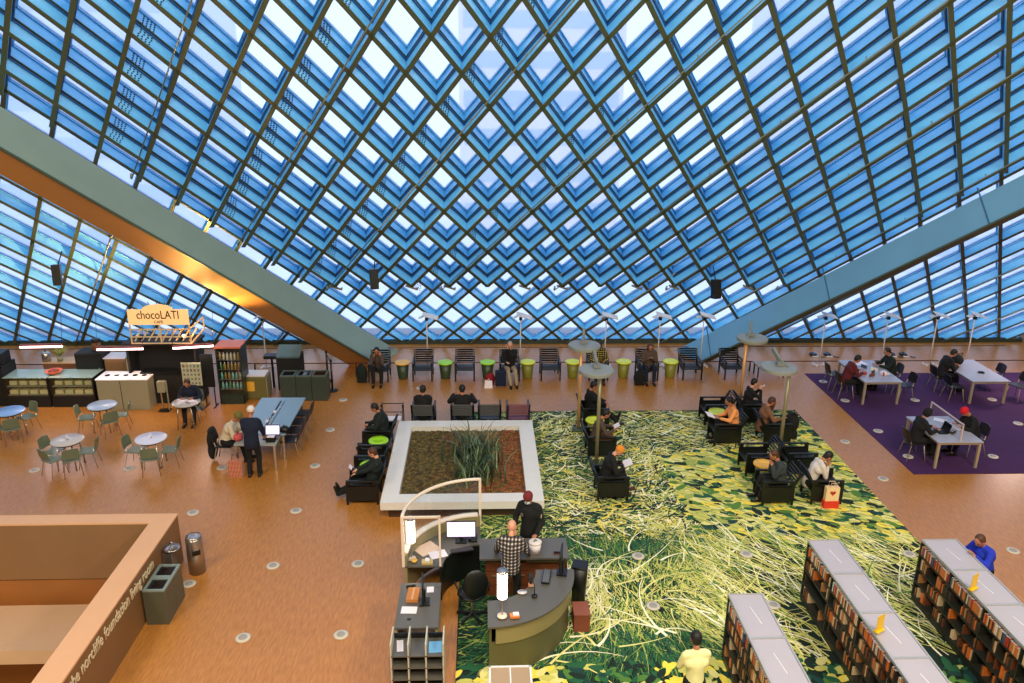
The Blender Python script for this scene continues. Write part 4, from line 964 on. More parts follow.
def small(name, label, cat, p, parts, rz=0, grp=None):
    t = thing(name, label, cat, p, rz, grp)
    for nm, bld, m in parts: bld.build(nm, m, t)
    return t
def sheet(label, p, rz=0, sz=(.21, .30), m=PAPER, grp=None):
    o = MB().box((0, 0, .002), (sz[0], sz[1], .004)).build('paper_sheet', m); o.location = p; o.rotation_euler = (0, 0, rz); return tag(o, label, 'paper', grp)
sheet('white papers spread before the person in the red beanie', (12.22, 18.35, .741), .3, (.3, .42)); sheet('pale leaflet at the far end of the nearest study table', (12.0, 18.75, .741), .9)
def cup(label, p, m=PAPER, grp=None, s=1):
    return small('cup', label, 'cup', p, [('cup_body', MB().lathe((0, 0, 0), [(.028*s, 0), (.038*s, .10*s)], 12), m), ('lid', MB().lathe((0, 0, .10*s), [(.040*s, 0), (.036*s, .012*s), (.001, .012*s)], 12), DARKM)], grp=grp)
small('case', 'small dark pencil case on the nearest study table', 'case', (11.88, 17.95, .74), [('case_body', MB().box((0, 0, .03), (.18, .09, .06)), mat('case_olive', (.25, .24, .18), .7)), ('zip', MB().box((0, 0, .062), (.15, .008, .004)), PAPER)], .6)
k = 0
for x, y, nm in ((11.5, 22.1, 'red'), (11.7, 21.95, 'brown'), (11.85, 22.2, 'dark'), (12.1, 22.05, 'red'), (11.55, 22.8, 'dark'), (11.8, 22.7, 'blue'), (12.0, 22.45, 'white')):
    o = bpy.data.objects.new('book', book_me[nm]); COL.objects.link(o); o.rotation_euler = (0, PI/2, .4*k); o.location = (x, y, .758); k += 1
    tag(o, '%s book lying flat on the cluttered study table%s' % (nm, ', near side' if (nm == 'red' and x < 12) else ', by the window side of the pile' if nm == 'red' else ', in front' if (nm == 'dark' and y < 22.5) else ', at the back' if nm == 'dark' else ''), 'book')
sheet('white papers on the far left corner of the cluttered study table', (11.8, 23.1, .741), .2, (.5, .35)); small('cap', 'white cap lying at the near right of the cluttered study table', 'cap', (12.15, 22.15, .741), [('crown', MB().ball((0, 0, .0), (.11, .11, .09), 12, 8), PAPER), ('peak', MB().lathe((.1, 0, .0), [(.1, 0), (.1, .008)], 12), PAPER)])
bpy.data.objects['cap'].location.z = .755
small('backpack', 'black backpack lying on the far right study table', 'bag', (14.85, 23.0, .741), [('bag_body', MB().ball((0, 0, .16), (.2, .28, .17), 12, 8), CB), ('strap', MB().tube([(.1, -.1, .3), (.18, 0, .36), (.1, .1, .3)], .012), CB)])
small('wallet', 'small dark wallet on the far right study table', 'wallet', (15.2, 22.2, .741), [('flap', MB().box((0, 0, .03), (.14, .10, .03)), DARKM), ('pouch', MB().box((0, 0, .01), (.15, .11, .02)), BLACK)])

# ------------------------------------------------------------------ long blue table with its people
t = thing('study_table', 'long blue-grey study table with centre cable slot, left of the planter', 'table', (-5.38, 19.2, 0))
MB().prism([(-.62, -.98), (.55, -.98), (.57, 1.38), (-.62, 1.38)], .70, .735).build('table_top', BLUETOP, t)
MB().prism([(-.55, -1.55), (.45, -1.55), (.45, -.985), (-.55, -.985)], .69, .72).build('end_leaf', mat('leaf_grey', (.64, .66, .62), .35), t)
b = MB(); b.box((-.04, .2, .737), (.05, 1.9, .006)); b.box((.06, .2, .737), (.02, 1.9, .006)); b.build('cable_slot', DARKM, t)
MB().box((0, -.75, .50), (.9, .03, .36)).build('modesty_panel', CREAM, t)
for x, y in ((-.50, -1.48), (.40, -1.48), (-.55, 1.2), (.48, 1.2), (.48, -.9), (-.5, -.9)): MB().box((x, y, .35), (.05, .05, .69)).build('leg', CHROME, t)
for i, y in enumerate((18.55, 19.1, 19.65, 20.2)):
    t = schair('sb', -4.80, y, PI/2, 'dark chair tucked under the right side of the long blue table', 0, 'chairs tucked under the right side of the long blue table')
person('man in a navy coat and white cap standing at the end of the long table', (-5.42, 17.42, 0), 0, CN, CB, 1, None, hat=fab('cap_white', (.90, .86, .82)), sit=False, lean=.14, head_pitch=.45, coat=1.22, hands=((-.22, .38, .86), (.22, .38, .86)))
schair('sb', -6.35, 18.3, -PI/2, 'dark chair under the person in the cream jacket', 0)
person('person in a cream jacket and olive cap leaning on the long table', (-6.32, 18.3, 0), -PI/2, fab('cream', (.86, .80, .68)), CB, 1, None, hat=fab('cap_olive', (.46, .44, .22)), hs=.44, lean=.42, head_pitch=.6, hands=((-.12, .50, .82), (.14, .48, .84)), coat=1.08)
t = small('coat', 'black coat hanging over the chair of the person in the cream jacket', 'coat', (-6.66, 18.3, 0), [])
q = MB(); q.ball((0, 0, .58), (.10, .24, .26), 12, 8); q.ball((0, 0, .30), (.11, .22, .26), 12, 8); remesh(q, 'cloth', CB, t, .02); q = MB(); q.ball((0, .02, .82), (.07, .20, .06), 12, 8); q.build('collar', CB, t)
laptop((-5.12, 18.05, .722), 0, 'open laptop with a glowing white screen on the long blue table', SCREEN, 1.1)
small('camera_bag', 'small black bag beside the glowing laptop', 'bag', (-4.86, 18.32, .736), [('bag_body', MB().ball((0, 0, .08), (.13, .11, .09), 12, 8), BLACK), ('strap', MB().tube([(-.1, 0, .1), (0, 0, .2), (.1, 0, .1)], .01), BLACK)])
small('box', 'small black box with pale lid in front of the glowing laptop', 'box', (-5.08, 17.85, .721), [('box_body', MB().box((0, 0, .06), (.22, .16, .12)), BLACK), ('lid', MB().box((0, 0, .125), (.18, .12, .012)), PAPER)])
small('bag', 'pinkish red bag on the left end of the long table', 'bag', (-5.88, 17.92, .721), [('bag_body', MB().ball((0, 0, .09), (.12, .14, .10), 12, 8), fab('coral', (.84, .36, .34))), ('handle', MB().tube([(0, -.08, .16), (0, 0, .24), (0, .08, .16)], .01), CMA)])
small('checked_bag', 'red checked shopping bag on the floor beside the standing man', 'bag', (-5.86, 17.45, 0), [('bag_body', MB().box((0, 0, .22), (.32, .20, .42)), checks('cloth_red_check', ((.52, .20, .14), (.80, .46, .34), (.92, .80, .66)), 9)), ('handle', MB().tube([(-.08, 0, .42), (-.06, 0, .56), (.06, 0, .56), (.08, 0, .42)], .01), CMA)])
for x, y, lb in ((-5.4, 19.55, 'small white adapter on the slot of the long blue table, farther one'), (-5.45, 18.95, 'small white adapter on the slot of the long blue table, nearer one')):
    small('power_adapter', lb, 'adapter', (x, y, .742), [('adapter_body', MB().box((0, 0, .02), (.06, .09, .04)), PAPER), ('cable', MB().tube([(0, 0, .03), (.08, .1, .01), (.02, .25, .01), (.1, .35, .01)], .006), PAPER)])

# ------------------------------------------------------------------ round cafe tables
rt0 = [(-8.03, 18.06, mat('top_white', (.86, .87, .94), .25), 'round white cafe table, nearest, right of two'), (-9.99, 17.99, mat('top_bone', (.78, .74, .70), .25), 'round bone-coloured cafe table, left of the nearest white one'),
       (-12.34, 19.79, mat('top_sky', (.52, .68, .88), .25), 'round blue cafe table at the left edge'), (-10.11, 20.15, mat('top_mist', (.66, .72, .80), .25), 'round pale grey cafe table before the recycling station'), (-7.96, 20.32, mat('top_grey', (.70, .68, .64), .3), 'round cafe table covered with papers, by the person in blue')]
for i, (x, y, m, lb) in enumerate(rt0):
    t = thing('cafe_table', lb, 'table', (x, y, 0))
    MB().lathe((0, 0, .71), [(.355, 0), (.37, .01), (.37, .022), (.36, .03), (.001, .03)], 36).build('table_top', m, t)
    MB().lathe((0, 0, .705), [(.32, -.03), (.35, .0), (.001, .003)], 24).build('edge_ring', DARKM, t)
    for k in range(4):
        a = PI/4+k*PI/2; MB().tube([(.24*math.cos(a), .24*math.sin(a), .70), (.31*math.cos(a), .31*math.sin(a), 0)], .017).build('leg', CHROME, t)
    if i < 2:
        small('napkin_holder', 'tiny pale holder standing on the %s' % ('nearest white cafe table' if i == 0 else 'bone-coloured cafe table'), 'holder', (x, y, .741), [('holder_base', MB().lathe((0, 0, 0), [(.04, 0), (.03, .015)], 12), STEEL), ('stem', MB().cyl((0, 0, .01), (0, 0, .11), .018), PAPER)])
names = ['nearest white cafe table', 'bone-coloured cafe table', 'blue cafe table at the left edge', 'pale grey cafe table before the recycling station']
side = {180: 'left', 0: 'right', 250: 'near', 290: 'near right', 75: 'far'}
for ti, angs in ((0, (175, 5, 285)), (1, (170, 10, 240, 300)), (2, (60, 250, 300)), (3, (190, 15, 310))):
    x, y = rt0[ti][:2]
    for a in angs:
        r_ = math.radians(a); pos = 'left' if 120 < a < 200 else 'right' if (a < 20) else 'far' if a < 120 else 'near left' if a < 265 else 'near right'
        tc_ = schair('gr', x+.42*math.cos(r_), y+.42*math.sin(r_), r_+PI/2, 'sage cafe chair, %s side of the %s' % (pos, names[ti])); tc_.scale = (.88, .88, .93)
schair('gr', -7.96, 20.95, PI, 'sage cafe chair under the person in blue at the paper-covered table')
person('person in a blue top bent over papers at a round cafe table', (-7.96, 20.88, 0), PI, CN, CB, 1, HBR, hs=.44, lean=.35, head_pitch=.7, coat=1.1, hands=((-.16, .44, .80), (.16, .44, .80)))
rp = random.Random(2)
for i in range(12):
    a = rp.uniform(0, 2*PI); q = rp.uniform(.03, .25)
    sheet('loose white paper scattered on the round table of the person in blue', (-7.96+q*math.cos(a), 20.25+q*math.sin(a)*.8, .741+.0045*i), rp.uniform(0, PI), (.13, .17), PAPER, 'loose papers on the round table of the person in blue')

# ------------------------------------------------------------------ information desk
def arc(cx, cy, r, a0, a1, n=16): return [(cx+r*math.cos(math.radians(a0+(a1-a0)*i/n)), cy+r*math.sin(math.radians(a0+(a1-a0)*i/n))) for i in range(n+1)]
def ringseg(b, cx, cy, ri, ro, a0, a1, z0, z1, n=20):
    o_, i_ = arc(cx, cy, ro, a0, a1, n), arc(cx, cy, ri, a0, a1, n); vs = []
    for k in range(n+1): vs += [(*i_[k], z0), (*o_[k], z0), (*o_[k], z1), (*i_[k], z1)]
    fs = []
    for k in range(n):
        for e in range(4): fs.append((4*k+e, 4*k+(e+1) % 4, 4*(k+1)+(e+1) % 4, 4*(k+1)+e))
    fs += [(3, 2, 1, 0), (4*n, 4*n+1, 4*n+2, 4*n+3)]
    b.add(vs, fs); return b
CX, CY = -.02, 12.5
t = thing('reception_counter', 'dark quarter-round counter with a tall curved glass screen, rear left of the information desk', 'counter', (CX, CY, 0))
ringseg(MB(), 0, 0, .68, 1.40, 90, 180, .72, .75).build('worktop', GREYTOP, t)
ringseg(MB(), 0, 0, .70, .73, 90, 180, .02, .72).build('inner_panel', BLACK, t)
ringseg(MB(), 0, 0, 1.32, 1.36, 90, 180, .05, .98).build('outer_panel', TANBAND, t)
ringseg(MB(), 0, 0, 1.30, 1.42, 92, 178, .98, 1.01).build('ledge', mat('frame_white', (.90, .84, .76), .4), t)
FRW = mat('frame_white', (0, 0, 0))
b = MB(); b.tube([(x, y, 1.76) for x, y in arc(0, 0, 1.38, 90, 180, 20)], .032, 8)
for a in (90, 180): x, y = 1.38*math.cos(math.radians(a)), 1.38*math.sin(math.radians(a)); b.bar((x, y, .75), (x, y, 1.78), .05)
b.build('screen_frame', FRW, t)
ringseg(MB(), 0, 0, 1.375, 1.383, 91, 179, 1.02, 1.73).build('curved_pane', GLASS, t)
b = MB(); b.bar((-1.38, 0, 1.76), (-.72, 0, 1.76), .035); b.bar((-.72, 0, .75), (-.72, 0, 1.78), .035); b.build('side_frame', FRW, t)
MB().box((-1.05, 0, 1.25), (.62, .008, .98)).build('side_pane', GLASS, t)
# rear straight counter
t = thing('reception_counter', 'straight brown-fronted counter with drawers behind the man in the plaid shirt', 'counter', (.78, 12.72, 0))
MB().box((0, 0, .94), (1.62, .66, .035)).build('worktop', GREYTOP, t)
MB().box((.05, .1, .46), (1.5, .4, .92)).build('carcass', BROWNW, t)
for k in range(2):
    for j in range(2):
        d_ = MB().box((-.5+.42*k, -.115, .70-.3*j), (.38, .03, .26)).build('drawer', BROWNW, t); MB().bar((-.6+.42*k, -.14, .76-.3*j), (-.4+.42*k, -.14, .76-.3*j), .016).build('handle', CHROME, d_)
MB().box((.42, -.22, .86), (.75, .03, .10)).build('front_rail', OLIVEP, t)
# front curved counter
t = thing('reception_counter', 'curved olive front counter with a tan band, nearest part of the information desk', 'counter', (.10, 12.0, CZ))
ringseg(MB(), 0, 0, .85, 1.52, 270, 360, .93, .965).build('worktop', GREYTOP, t)
ringseg(MB(), 0, 0, 1.40, 1.44, 271, 358, .0, .60).build('lower_panel', OLIVEP, t)
ringseg(MB(), 0, 0, 1.42, 1.47, 275, 357, .60, .90).build('upper_band', TANBAND, t)
ringseg(MB(), 0, 0, .90, .93, 272, 358, .0, .93).build('inner_panel', BLACK, t)
MB().box((.04, -1.16, .47), (.04, .56, .93)).build('end_panel', OLIVEP, t); MB().box((1.16, -.02, .47), (.56, .04, .93)).build('end_panel', OLIVEP, t)
# left desk and pigeonhole unit
t = thing('side_desk', 'narrow dark-topped desk at the left of the information desk', 'desk', (-1.05, 11.4, 0))
MB().box((0, 0, .735), (.70, 1.2, .03)).build('desk_top', GREYTOP, t); MB().lathe((-.13, -.38, .752), [(.035, 0), (.03, .003), (.001, .003)], 12).build('cable_port', BLACKSCR, t)
MB().box((-.32, 0, .36), (.03, 1.15, .72)).build('side_panel', CREAM, t); MB().box((.32, 0, .36), (.03, 1.15, .72)).build('side_panel', CREAM, t)
t = thing('pigeonhole_unit', 'open pigeonhole shelving unit with three columns at the bottom of the information desk', 'shelf', (-.99, 10.38, 0))
for x in (-.40, -.135, .135, .40): MB().box((x, 0, .47), (.022, .44, .94)).build('divider', mat('unit_light', (.74, .73, .66), .45), t)
for z in (.06, .28, .50, .72): MB().box((0, 0, z), (.80, .44, .02)).build('shelf', GREYTOP, t)
MB().box((0, .21, .42), (.80, .02, .80)).build('back_panel', DARKM, t)
sheet('light blue booklet lying in the right pigeonhole', (-.72, 10.36, .731), .05, (.2, .26), mat('booklet_blue', (.45, .70, .88), .5)); sheet('white leaflets at the left end of the pigeonhole unit', (-1.27, 10.40, .731), .1, (.10, .26))
# things on the desks
def lamp(p, lb):
    t = thing('table_lamp', lb, 'lamp', p); MB().lathe((0, 0, 0), [(.085, 0), (.08, .02), (.02, .03)], 16).build('base', FRW, t); MB().cyl((0, 0, .02), (0, 0, .38), .014).build('pole', STEEL, t)
    MB().lathe((0, 0, .36), [(.08, 0), (.08, .46)], 20).build('lamp_shade', LAMPW, t); MB().lathe((0, 0, .82), [(.085, 0), (.085, .03), (.001, .03)], 20).build('cap', STEEL, t)
lamp((-1.28, 12.75, .75), 'glowing white cylinder lamp behind the curved glass screen'); lamp((.33, 10.72, 1.008), 'glowing white cylinder lamp on the curved front counter')
def monitor(p, rz, lb, disp, w_=.52, h_=.32, tilt=0):
    t = thing('monitor', lb, 'monitor', p, rz); MB().box((0, .02, .01), (.22, .18, .02)).build('base', DARKM, t); MB().bar((0, .03, .01), (0, .03, .25), .05, .03).build('stand', DARKM, t)
    s_ = MB().box((0, 0, .28), (w_, .03, h_), rx=tilt).build('screen', BLACK, t, bevel=.004); MB().box((0, -.0165, .28), (w_-.03, .004, h_-.03), rx=tilt).build('display', disp, s_)
monitor((-.38, 13.28, .752), 0, 'monitor with a bright white screen on the rear left counter', SCREEN, .56, .34)
monitor((1.38, 11.88, 1.008), -1.75, 'dark monitor seen edge-on at the right end of the curved front counter', BLACKSCR, .46, .34)
monitor((-.98, 11.45, .752), -1.5, 'thin dark monitor seen edge-on on the narrow left desk', BLACKSCR, .44, .32)
small('keyboard', 'black keyboard in front of the bright monitor', 'keyboard', (-.36, 12.98, .752), [('case', MB().box((0, 0, .012), (.42, .14, .022)), BLACK), ('keys', MB().box((0, 0, .025), (.39, .11, .006)), DARKM)], .25)
small('keyboard', 'grey keyboard before the dark monitor on the curved front counter', 'keyboard', (1.12, 11.75, 1.008), [('case', MB().box((0, 0, .012), (.40, .14, .022)), DARKM), ('keys', MB().box((0, 0, .025), (.37, .11, .006)), mat('keys_grey', (.35, .36, .36), .5))], -1.75)
small('telephone', 'black telephone on the rear left counter near the upright frame', 'telephone', (-.16, 13.35, .752), [('case', MB().box((0, 0, .03), (.17, .2, .05), rx=.2), BLACK), ('handset', MB().box((-.06, 0, .07), (.045, .2, .03)), BLACKSCR)])
sheet('large cream sheet of paper on the rear left counter', (-1.02, 13.06, .752), .7, (.42, .34), mat('paper_cream', (.93, .80, .70), .7)); sheet('white sheet of paper on the rear left counter beside the cream one', (-.80, 12.86, .757), .35, (.32, .24))
small('tray', 'small yellow-tan tray at the front of the rear left counter', 'tray', (-.98, 12.60, .752), [('tray_base', MB().box((0, 0, .02), (.20, .13, .04)), mat('tan_tray', (.84, .72, .40), .5)), ('cards', MB().box((0, 0, .05), (.08, .10, .05)), PAPER)])
small('bowl', 'tiny amber bowl under the left cylinder lamp', 'bowl', (-1.22, 12.62, .752), [('bowl_body', MB().lathe((0, 0, 0), [(.03, 0), (.06, .05), (.05, .05)], 14), AMBER), ('foot', MB().lathe((0, 0, -.0), [(.035, 0), (.035, .01)], 12), DARKM)])
small('bucket', 'white plastic bucket with a lid beside the man in plaid', 'bucket', (.98, 12.60, .958), [('bucket_body', MB().lathe((0, 0, 0), [(.095, 0), (.115, .19)], 20), PAPER), ('lid', MB().lathe((0, 0, .19), [(.12, 0), (.12, .02), (.10, .03), (.001, .03)], 20), mat('lid_white', (.88, .84, .80), .4)), ('handle', MB().tube([(-.03, -.02, .22), (0, 0, .25), (.03, .02, .22)], .01), BLACK)])
small('stapler', 'small dark stapler on the rear straight counter', 'stapler', (1.38, 12.52, .958), [('arm', MB().box((0, 0, .035), (.13, .03, .02), ry=.1), BLACK), ('base', MB().box((0, 0, .008), (.13, .035, .015)), CMA)])
small('desk_microphone', 'thin black desk microphone on the curved front counter', 'microphone', (.88, 11.22, 1.008), [('base', MB().lathe((0, 0, 0), [(.05, 0), (.045, .02), (.001, .02)], 14), BLACK), ('neck', MB().tube([(0, 0, .02), (0, 0, .2), (-.05, .05, .30)], .008), BLACK), ('head', MB().ball((-.07, .07, .31), .025, 8, 6), BLACK)])
small('barcode_scanner', 'dark hand scanner in its stand on the curved front counter', 'scanner', (.84, 11.52, 1.008), [('scanner_head', MB().box((0, 0, .15), (.07, .16, .05), rx=.5), BLACK), ('grip', MB().bar((0, .02, .02), (0, .04, .15), .035), BLACK), ('foot', MB().box((0, 0, .01), (.09, .1, .02)), mat('foot_tan', (.75, .55, .40), .5))])
small('saucer', 'small white oval dish on the curved front counter', 'dish', (.68, 11.32, 1.008), [('dish_body', MB().lathe((0, 0, 0), [(.03, 0), (.065, .015), (.06, .018), (.001, .008)], 18, sx=1.25), PAPER), ('rim', MB().lathe((0, 0, .0145), [(.062, 0), (.066, .003)], 18, sx=1.25), WHITE)])
small('card_box', 'small orange box of cards at the foot of the front cylinder lamp', 'box', (.53, 10.70, 1.008), [('box_body', MB().box((0, 0, .02), (.15, .10, .04)), mat('box_orange', (.90, .52, .25), .6)), ('cards', MB().box((.02, 0, .05), (.09, .08, .02)), PAPER)], .1)
small('box', 'dark red-brown box standing on the carpet behind the curved counter', 'box', (1.74, 11.72, CZ), [('box_body', MB().box((0, 0, .17), (.28, .36, .34)), mat('box_umber', (.50, .26, .18), .6)), ('lid', MB().box((0, 0, .35), (.29, .38, .02)), mat('lid_umber', (.58, .33, .24), .5))])
small('waste_bin', 'tall black bin right of the dark monitor at the information desk', 'bin', (1.78, 12.35, CZ), [('bin_body', MB().lathe((0, 0, 0), [(.15, 0), (.19, .80)], 4), BLACK), ('rim', MB().lathe((0, 0, .8), [(.20, 0), (.20, .03), (.17, .03)], 4), DARKM)], .5)
sheet('white sheet of paper on the narrow left desk', (-1.20, 11.25, .752), -.05, (.26, .18)); sheet('small printed card on the narrow left desk by the monitor', (-.88, 11.80, .752), .05, (.12, .16))
small('stapler', 'black stapler on the narrow left desk', 'stapler', (-1.22, 11.88, .752), [('arm', MB().box((0, 0, .03), (.16, .035, .02), ry=-.1), BLACK), ('base', MB().box((0, 0, .008), (.16, .04, .015)), BLACK)], .1)
small('parcel', 'tan cardboard parcel on the narrow left desk', 'parcel', (-1.16, 11.62, .752), [('carton', MB().box((0, 0, .03), (.20, .34, .06)), mat('carton', (.82, .52, .26), .7)), ('tape', MB().box((0, 0, .0615), (.03, .34, .002)), mat('tape', (.88, .68, .45), .4))], -.05)
t = thing('office_chair', 'black office chair on wheels inside the information desk', 'chair', (-.16, 12.0, CZ), .25)
b = MB()
for k in range(5): a = 2*PI*k/5; b.bar((0, 0, .09), (.28*math.cos(a), .28*math.sin(a), .06), .045, .03)
b.build('star_base', BLACK, t)
for k in range(5): a = 2*PI*k/5; MB().ball((.28*math.cos(a), .28*math.sin(a), .03), .03, 8, 6).build('wheel', BLACK, t)
MB().cyl((0, 0, .08), (0, 0, .46), .03).build('column', CHROME, t); q = MB(); q.ball((0, 0, .50), (.25, .24, .06), 14, 8); q.build('seat', BLACK, t)
M_ = Matrix.Rotation(-.1, 3, 'X'); q = MB(); q.ball((0, -.24, .84), (.23, .05, .28), 14, 10, M_); q.build('backrest', BLACK, t); MB().bar((0, -.05, .46), (0, -.27, .7), .06, .02).build('back_bar', BLACK, t)
for s_ in (-1, 1): MB().tube([(s_*.2, -.1, .48), (s_*.28, -.1, .6), (s_*.28, -.12, .70), (s_*.28, .12, .70)], .018).build('armrest', BLACK, t)
t = thing('counter_sign', 'low white-framed panel at the bottom edge before the curved counter', 'panel', (.42, 9.50, CZ))
MB().box((0, 0, .85), (.62, .42, .02)).build('panel_board', mat('panel_tan', (.66, .56, .44), .6), t); b = MB()
for c, d in (((-.30, 0, .86), (.03, .44, .03)), ((.30, 0, .86), (.03, .44, .03)), ((0, .21, .86), (.62, .03, .03)), ((0, -.21, .86), (.62, .03, .03)), ((0, 0, .86), (.02, .42, .02))): b.box(c, d)
b.build('frame', WHITE, t); MB().bar((0, 0, 0), (0, 0, .84), .08).build('post', STEEL, t)
p = at(514, 527, 1.62)
person('man in a plaid shirt seen from behind, standing inside the information desk', (.52, 12.20, CZ), -.15, PLAID, CB, 0, None, sit=False, lean=.06, head_pitch=.45, hands=((-.30, .32, .98), (.30, .30, .98)), coat=1.2)
pp, hc = person('uniformed person in a dark red cap and face mask standing behind the desk', (.93, 13.42, CZ), 2.7, CB, CB, 1, None, hat=fab('cap_wine', (.45, .14, .15)), mask=mat('mask_blue', (.72, .84, .90), .7), sit=False, lean=.02, head_pitch=.4, hands=((-.22, .22, .98), (.22, .22, .98)), coat=1.18)
o = MB().lathe((0, 0, 0), [(.045, 0), (.045, .006), (.001, .008)], 14).build('sleeve_badge', mat('badge_cream', (.78, .70, .52), .6), pp)
o.location = (-.262, .06, 1.28); o.rotation_euler = (0, -PI/2, 0)
o = MB().box((0, 0, 0), (.05, .008, .06)).build('chest_badge', STEEL, pp); o.location = (.09, .185, 1.30)

# ------------------------------------------------------------------ bins beside the parapet
BING = mat('bin_olive_grey', (.36, .37, .30), .4, .3); BINR = mat('bin_rim', (.56, .62, .58), .35, .4)
t = thing('recycling_bin', 'square olive-grey twin recycling bin with open tops beside the parapet', 'bin', (-5.66, 12.36, 0))
for y in (-.20, .20):
    s_ = MB().box((0, y, .335), (.38, .395, .67)).build('bin_body', BING, t)
    b = MB()
    for c, d in (((-.165, y, .685), (.05, .395, .03)), ((.165, y, .685), (.05, .395, .03)), ((0, y+.172, .685), (.28, .05, .03)), ((0, y-.172, .685), (.28, .05, .03))): b.box(c, d)
    b.build('rim', BINR, s_); MB().box((0, y, .674), (.28, .30, .006)).build('opening', BLACKSCR, s_)
t = thing('steel_urn', 'round polished steel ash bin with a dark slot beside the parapet corner', 'bin', (-5.50, 13.55, 0))
MB().lathe((0, 0, 0), [(.155, 0), (.155, .74), (.14, .76)], 28).build('drum', STEEL, t); MB().lathe((0, 0, .76), [(.15, 0), (.14, .03), (.05, .045), (.001, .045)], 28).build('lid', STEEL, t)
q = MB(); q.box((.06, -.12, .50), (.15, .08, .10), rz=.5); q.build('slot', BLACKSCR, t)
t = thing('drinking_fountain', 'small wall-hung steel drinking fountain at the parapet corner', 'fountain', (-5.80, 13.12, 0))
MB().box((0, 0, .45), (.16, .26, .62)).build('cabinet', STEEL, t); MB().lathe((.06, -.02, .76), [(.05, 0), (.15, .05), (.15, .07), (.10, .04), (.001, .03)], 20).build('bowl', STEEL, t); MB().tube([(0, .08, .76), (.0, .08, .88), (.06, .04, .89)], .014).build('spout', CHROME, t)

# ------------------------------------------------------------------ cafe
RED = mat('tube_glow', (1.0, .80, .78), .4, emit=5)
def tube_light(a, b_, lb, power=14):
    a, b_ = Vector(a), Vector(b_); c = (a+b_)/2; t = thing('tube_light', lb, 'light', c)
    MB().cyl(a-c, b_-c, .032, n=10).build('tube', RED, t); MB().bar(a-c+Vector((0, 0, .06)), b_-c+Vector((0, 0, .06)), .10, .04).build('housing', mat('housing_red', (.55, .25, .18), .5), t)
    for q in (a, b_): MB().cyl(q-c+Vector((0, 0, .08)), q-c+Vector((0, .25, .95)), .006, n=6).build('hanger', DARKM, t)
    area_light('tube_lamp_light', c-Vector((0, 0, .05)), (0, -.2, -1), (b_-a).length, .06, power, (1, .72, .6))
tube_light((-12.82, 21.6, 1.88), (-11.67, 21.6, 1.90), 'glowing pinkish tube light over the cafe display counter, leftmost'); tube_light((-10.73, 21.6, 1.80), (-9.46, 21.6, 1.82), 'glowing pinkish tube light over the recycling station'); tube_light((-8.63, 21.6, 1.83), (-7.51, 21.6, 1.90), 'glowing pinkish tube light beside the drinks fridge')
tube_light((16.6, 22.6, 2.62), (17.75, 22.6, 2.64), 'glowing pinkish tube light before the glass wall, far right', 60)
t = thing('cafe_sign', 'lit cream sign with dark lettering on a slatted frame above the dark cafe booth', 'sign', (-8.98, 21.75, 0))
SG = mat('sign_cream', (1.0, .82, .56), .5, emit=.4)
b = MB(); b.box((0, 0, 2.70), (1.66, .05, .44)); b.prism([(.28*math.cos(a), .0) for a in (0,)]+[(0, 0), (0, 0)], 0, 0) if False else None
arcp = [(.42*math.cos(PI*k/12), .15*math.sin(PI*k/12)) for k in range(13)]
b.add([(x, -.025, 2.92+z) for x, z in arcp]+[(x, .025, 2.92+z) for x, z in arcp], [tuple(range(13)), tuple(range(25, 12, -1))]+[(k, (k+1) % 13, 13+(k+1) % 13, 13+k) for k in range(13)])
b.build('sign_board', SG, t)
for k in range(5): a = PI*(k+1)/6; MB().cyl((.40*math.cos(a), 0, 2.92+.14*math.sin(a)), (.48*math.cos(a), 0, 2.95+.22*math.sin(a)), .012, n=6).build('ray', OLIVE, t)
o, me = text_mesh('chocoLATI', .34, 'lettering', mat('sign_ink', (.30, .12, .06), .6), (0, -.03, 2.66), (PI/2, 0, 0), t, align='CENTER'); wd = max(v.co.x for v in me.vertices)-min(v.co.x for v in me.vertices); o.scale.x = 1.15/wd
text_mesh('CAFE', .11, 'lettering', mat('sign_ink', (0, 0, 0)), (0, -.03, 2.53), (PI/2, 0, 0), t, align='CENTER')
FRC = mat('frame_cream', (.90, .78, .58), .5); b = MB()
for x in (-.82, 0, .82): b.bar((x, 0, 1.92), (x, 0, 2.5), .035)
for z in (1.93, 2.12, 2.34): b.bar((-.84, 0, z), (.84, 0, z), .03)
b.bar((.82, 0, 1.93), (1.05, .5, 2.2), .03); b.bar((.82, 0, 2.34), (1.05, .5, 2.55), .03); b.bar((1.05, .5, 2.2), (1.05, .5, 2.55), .03); b.build('slat_frame', FRC, t)
for k in range(9): MB().bar((-.76+.19*k, .05, 1.98), (-.62+.19*k, .32, 2.28), .05, .012).build('slat', mat('slat_cream', (.86, .74, .56), .5), t)
t = thing('cafe_booth', 'dark unlit cafe booth standing under the cream sign', 'booth', (-9.15, 22.35, 0))
b = MB(); b.box((0, .3, .9), (1.95, .1, 1.8)); b.box((-.95, 0, .9), (.06, .7, 1.8)); b.box((.95, 0, .9), (.06, .7, 1.8)); b.build('booth_wall', mat('booth_black', (.07, .07, .06), .7), t)
MB().box((0, -.0, 1.83), (2.05, .85, .07)).build('roof', mat('booth_black', (0, 0, 0)), t); MB().box((.1, -.2, .95), (1.5, .4, .05)).build('counter', BLACK, t)
MB().box((.1, -.2, .46), (1.5, .35, .9)).build('counter_front', mat('booth_black', (0, 0, 0)), t)
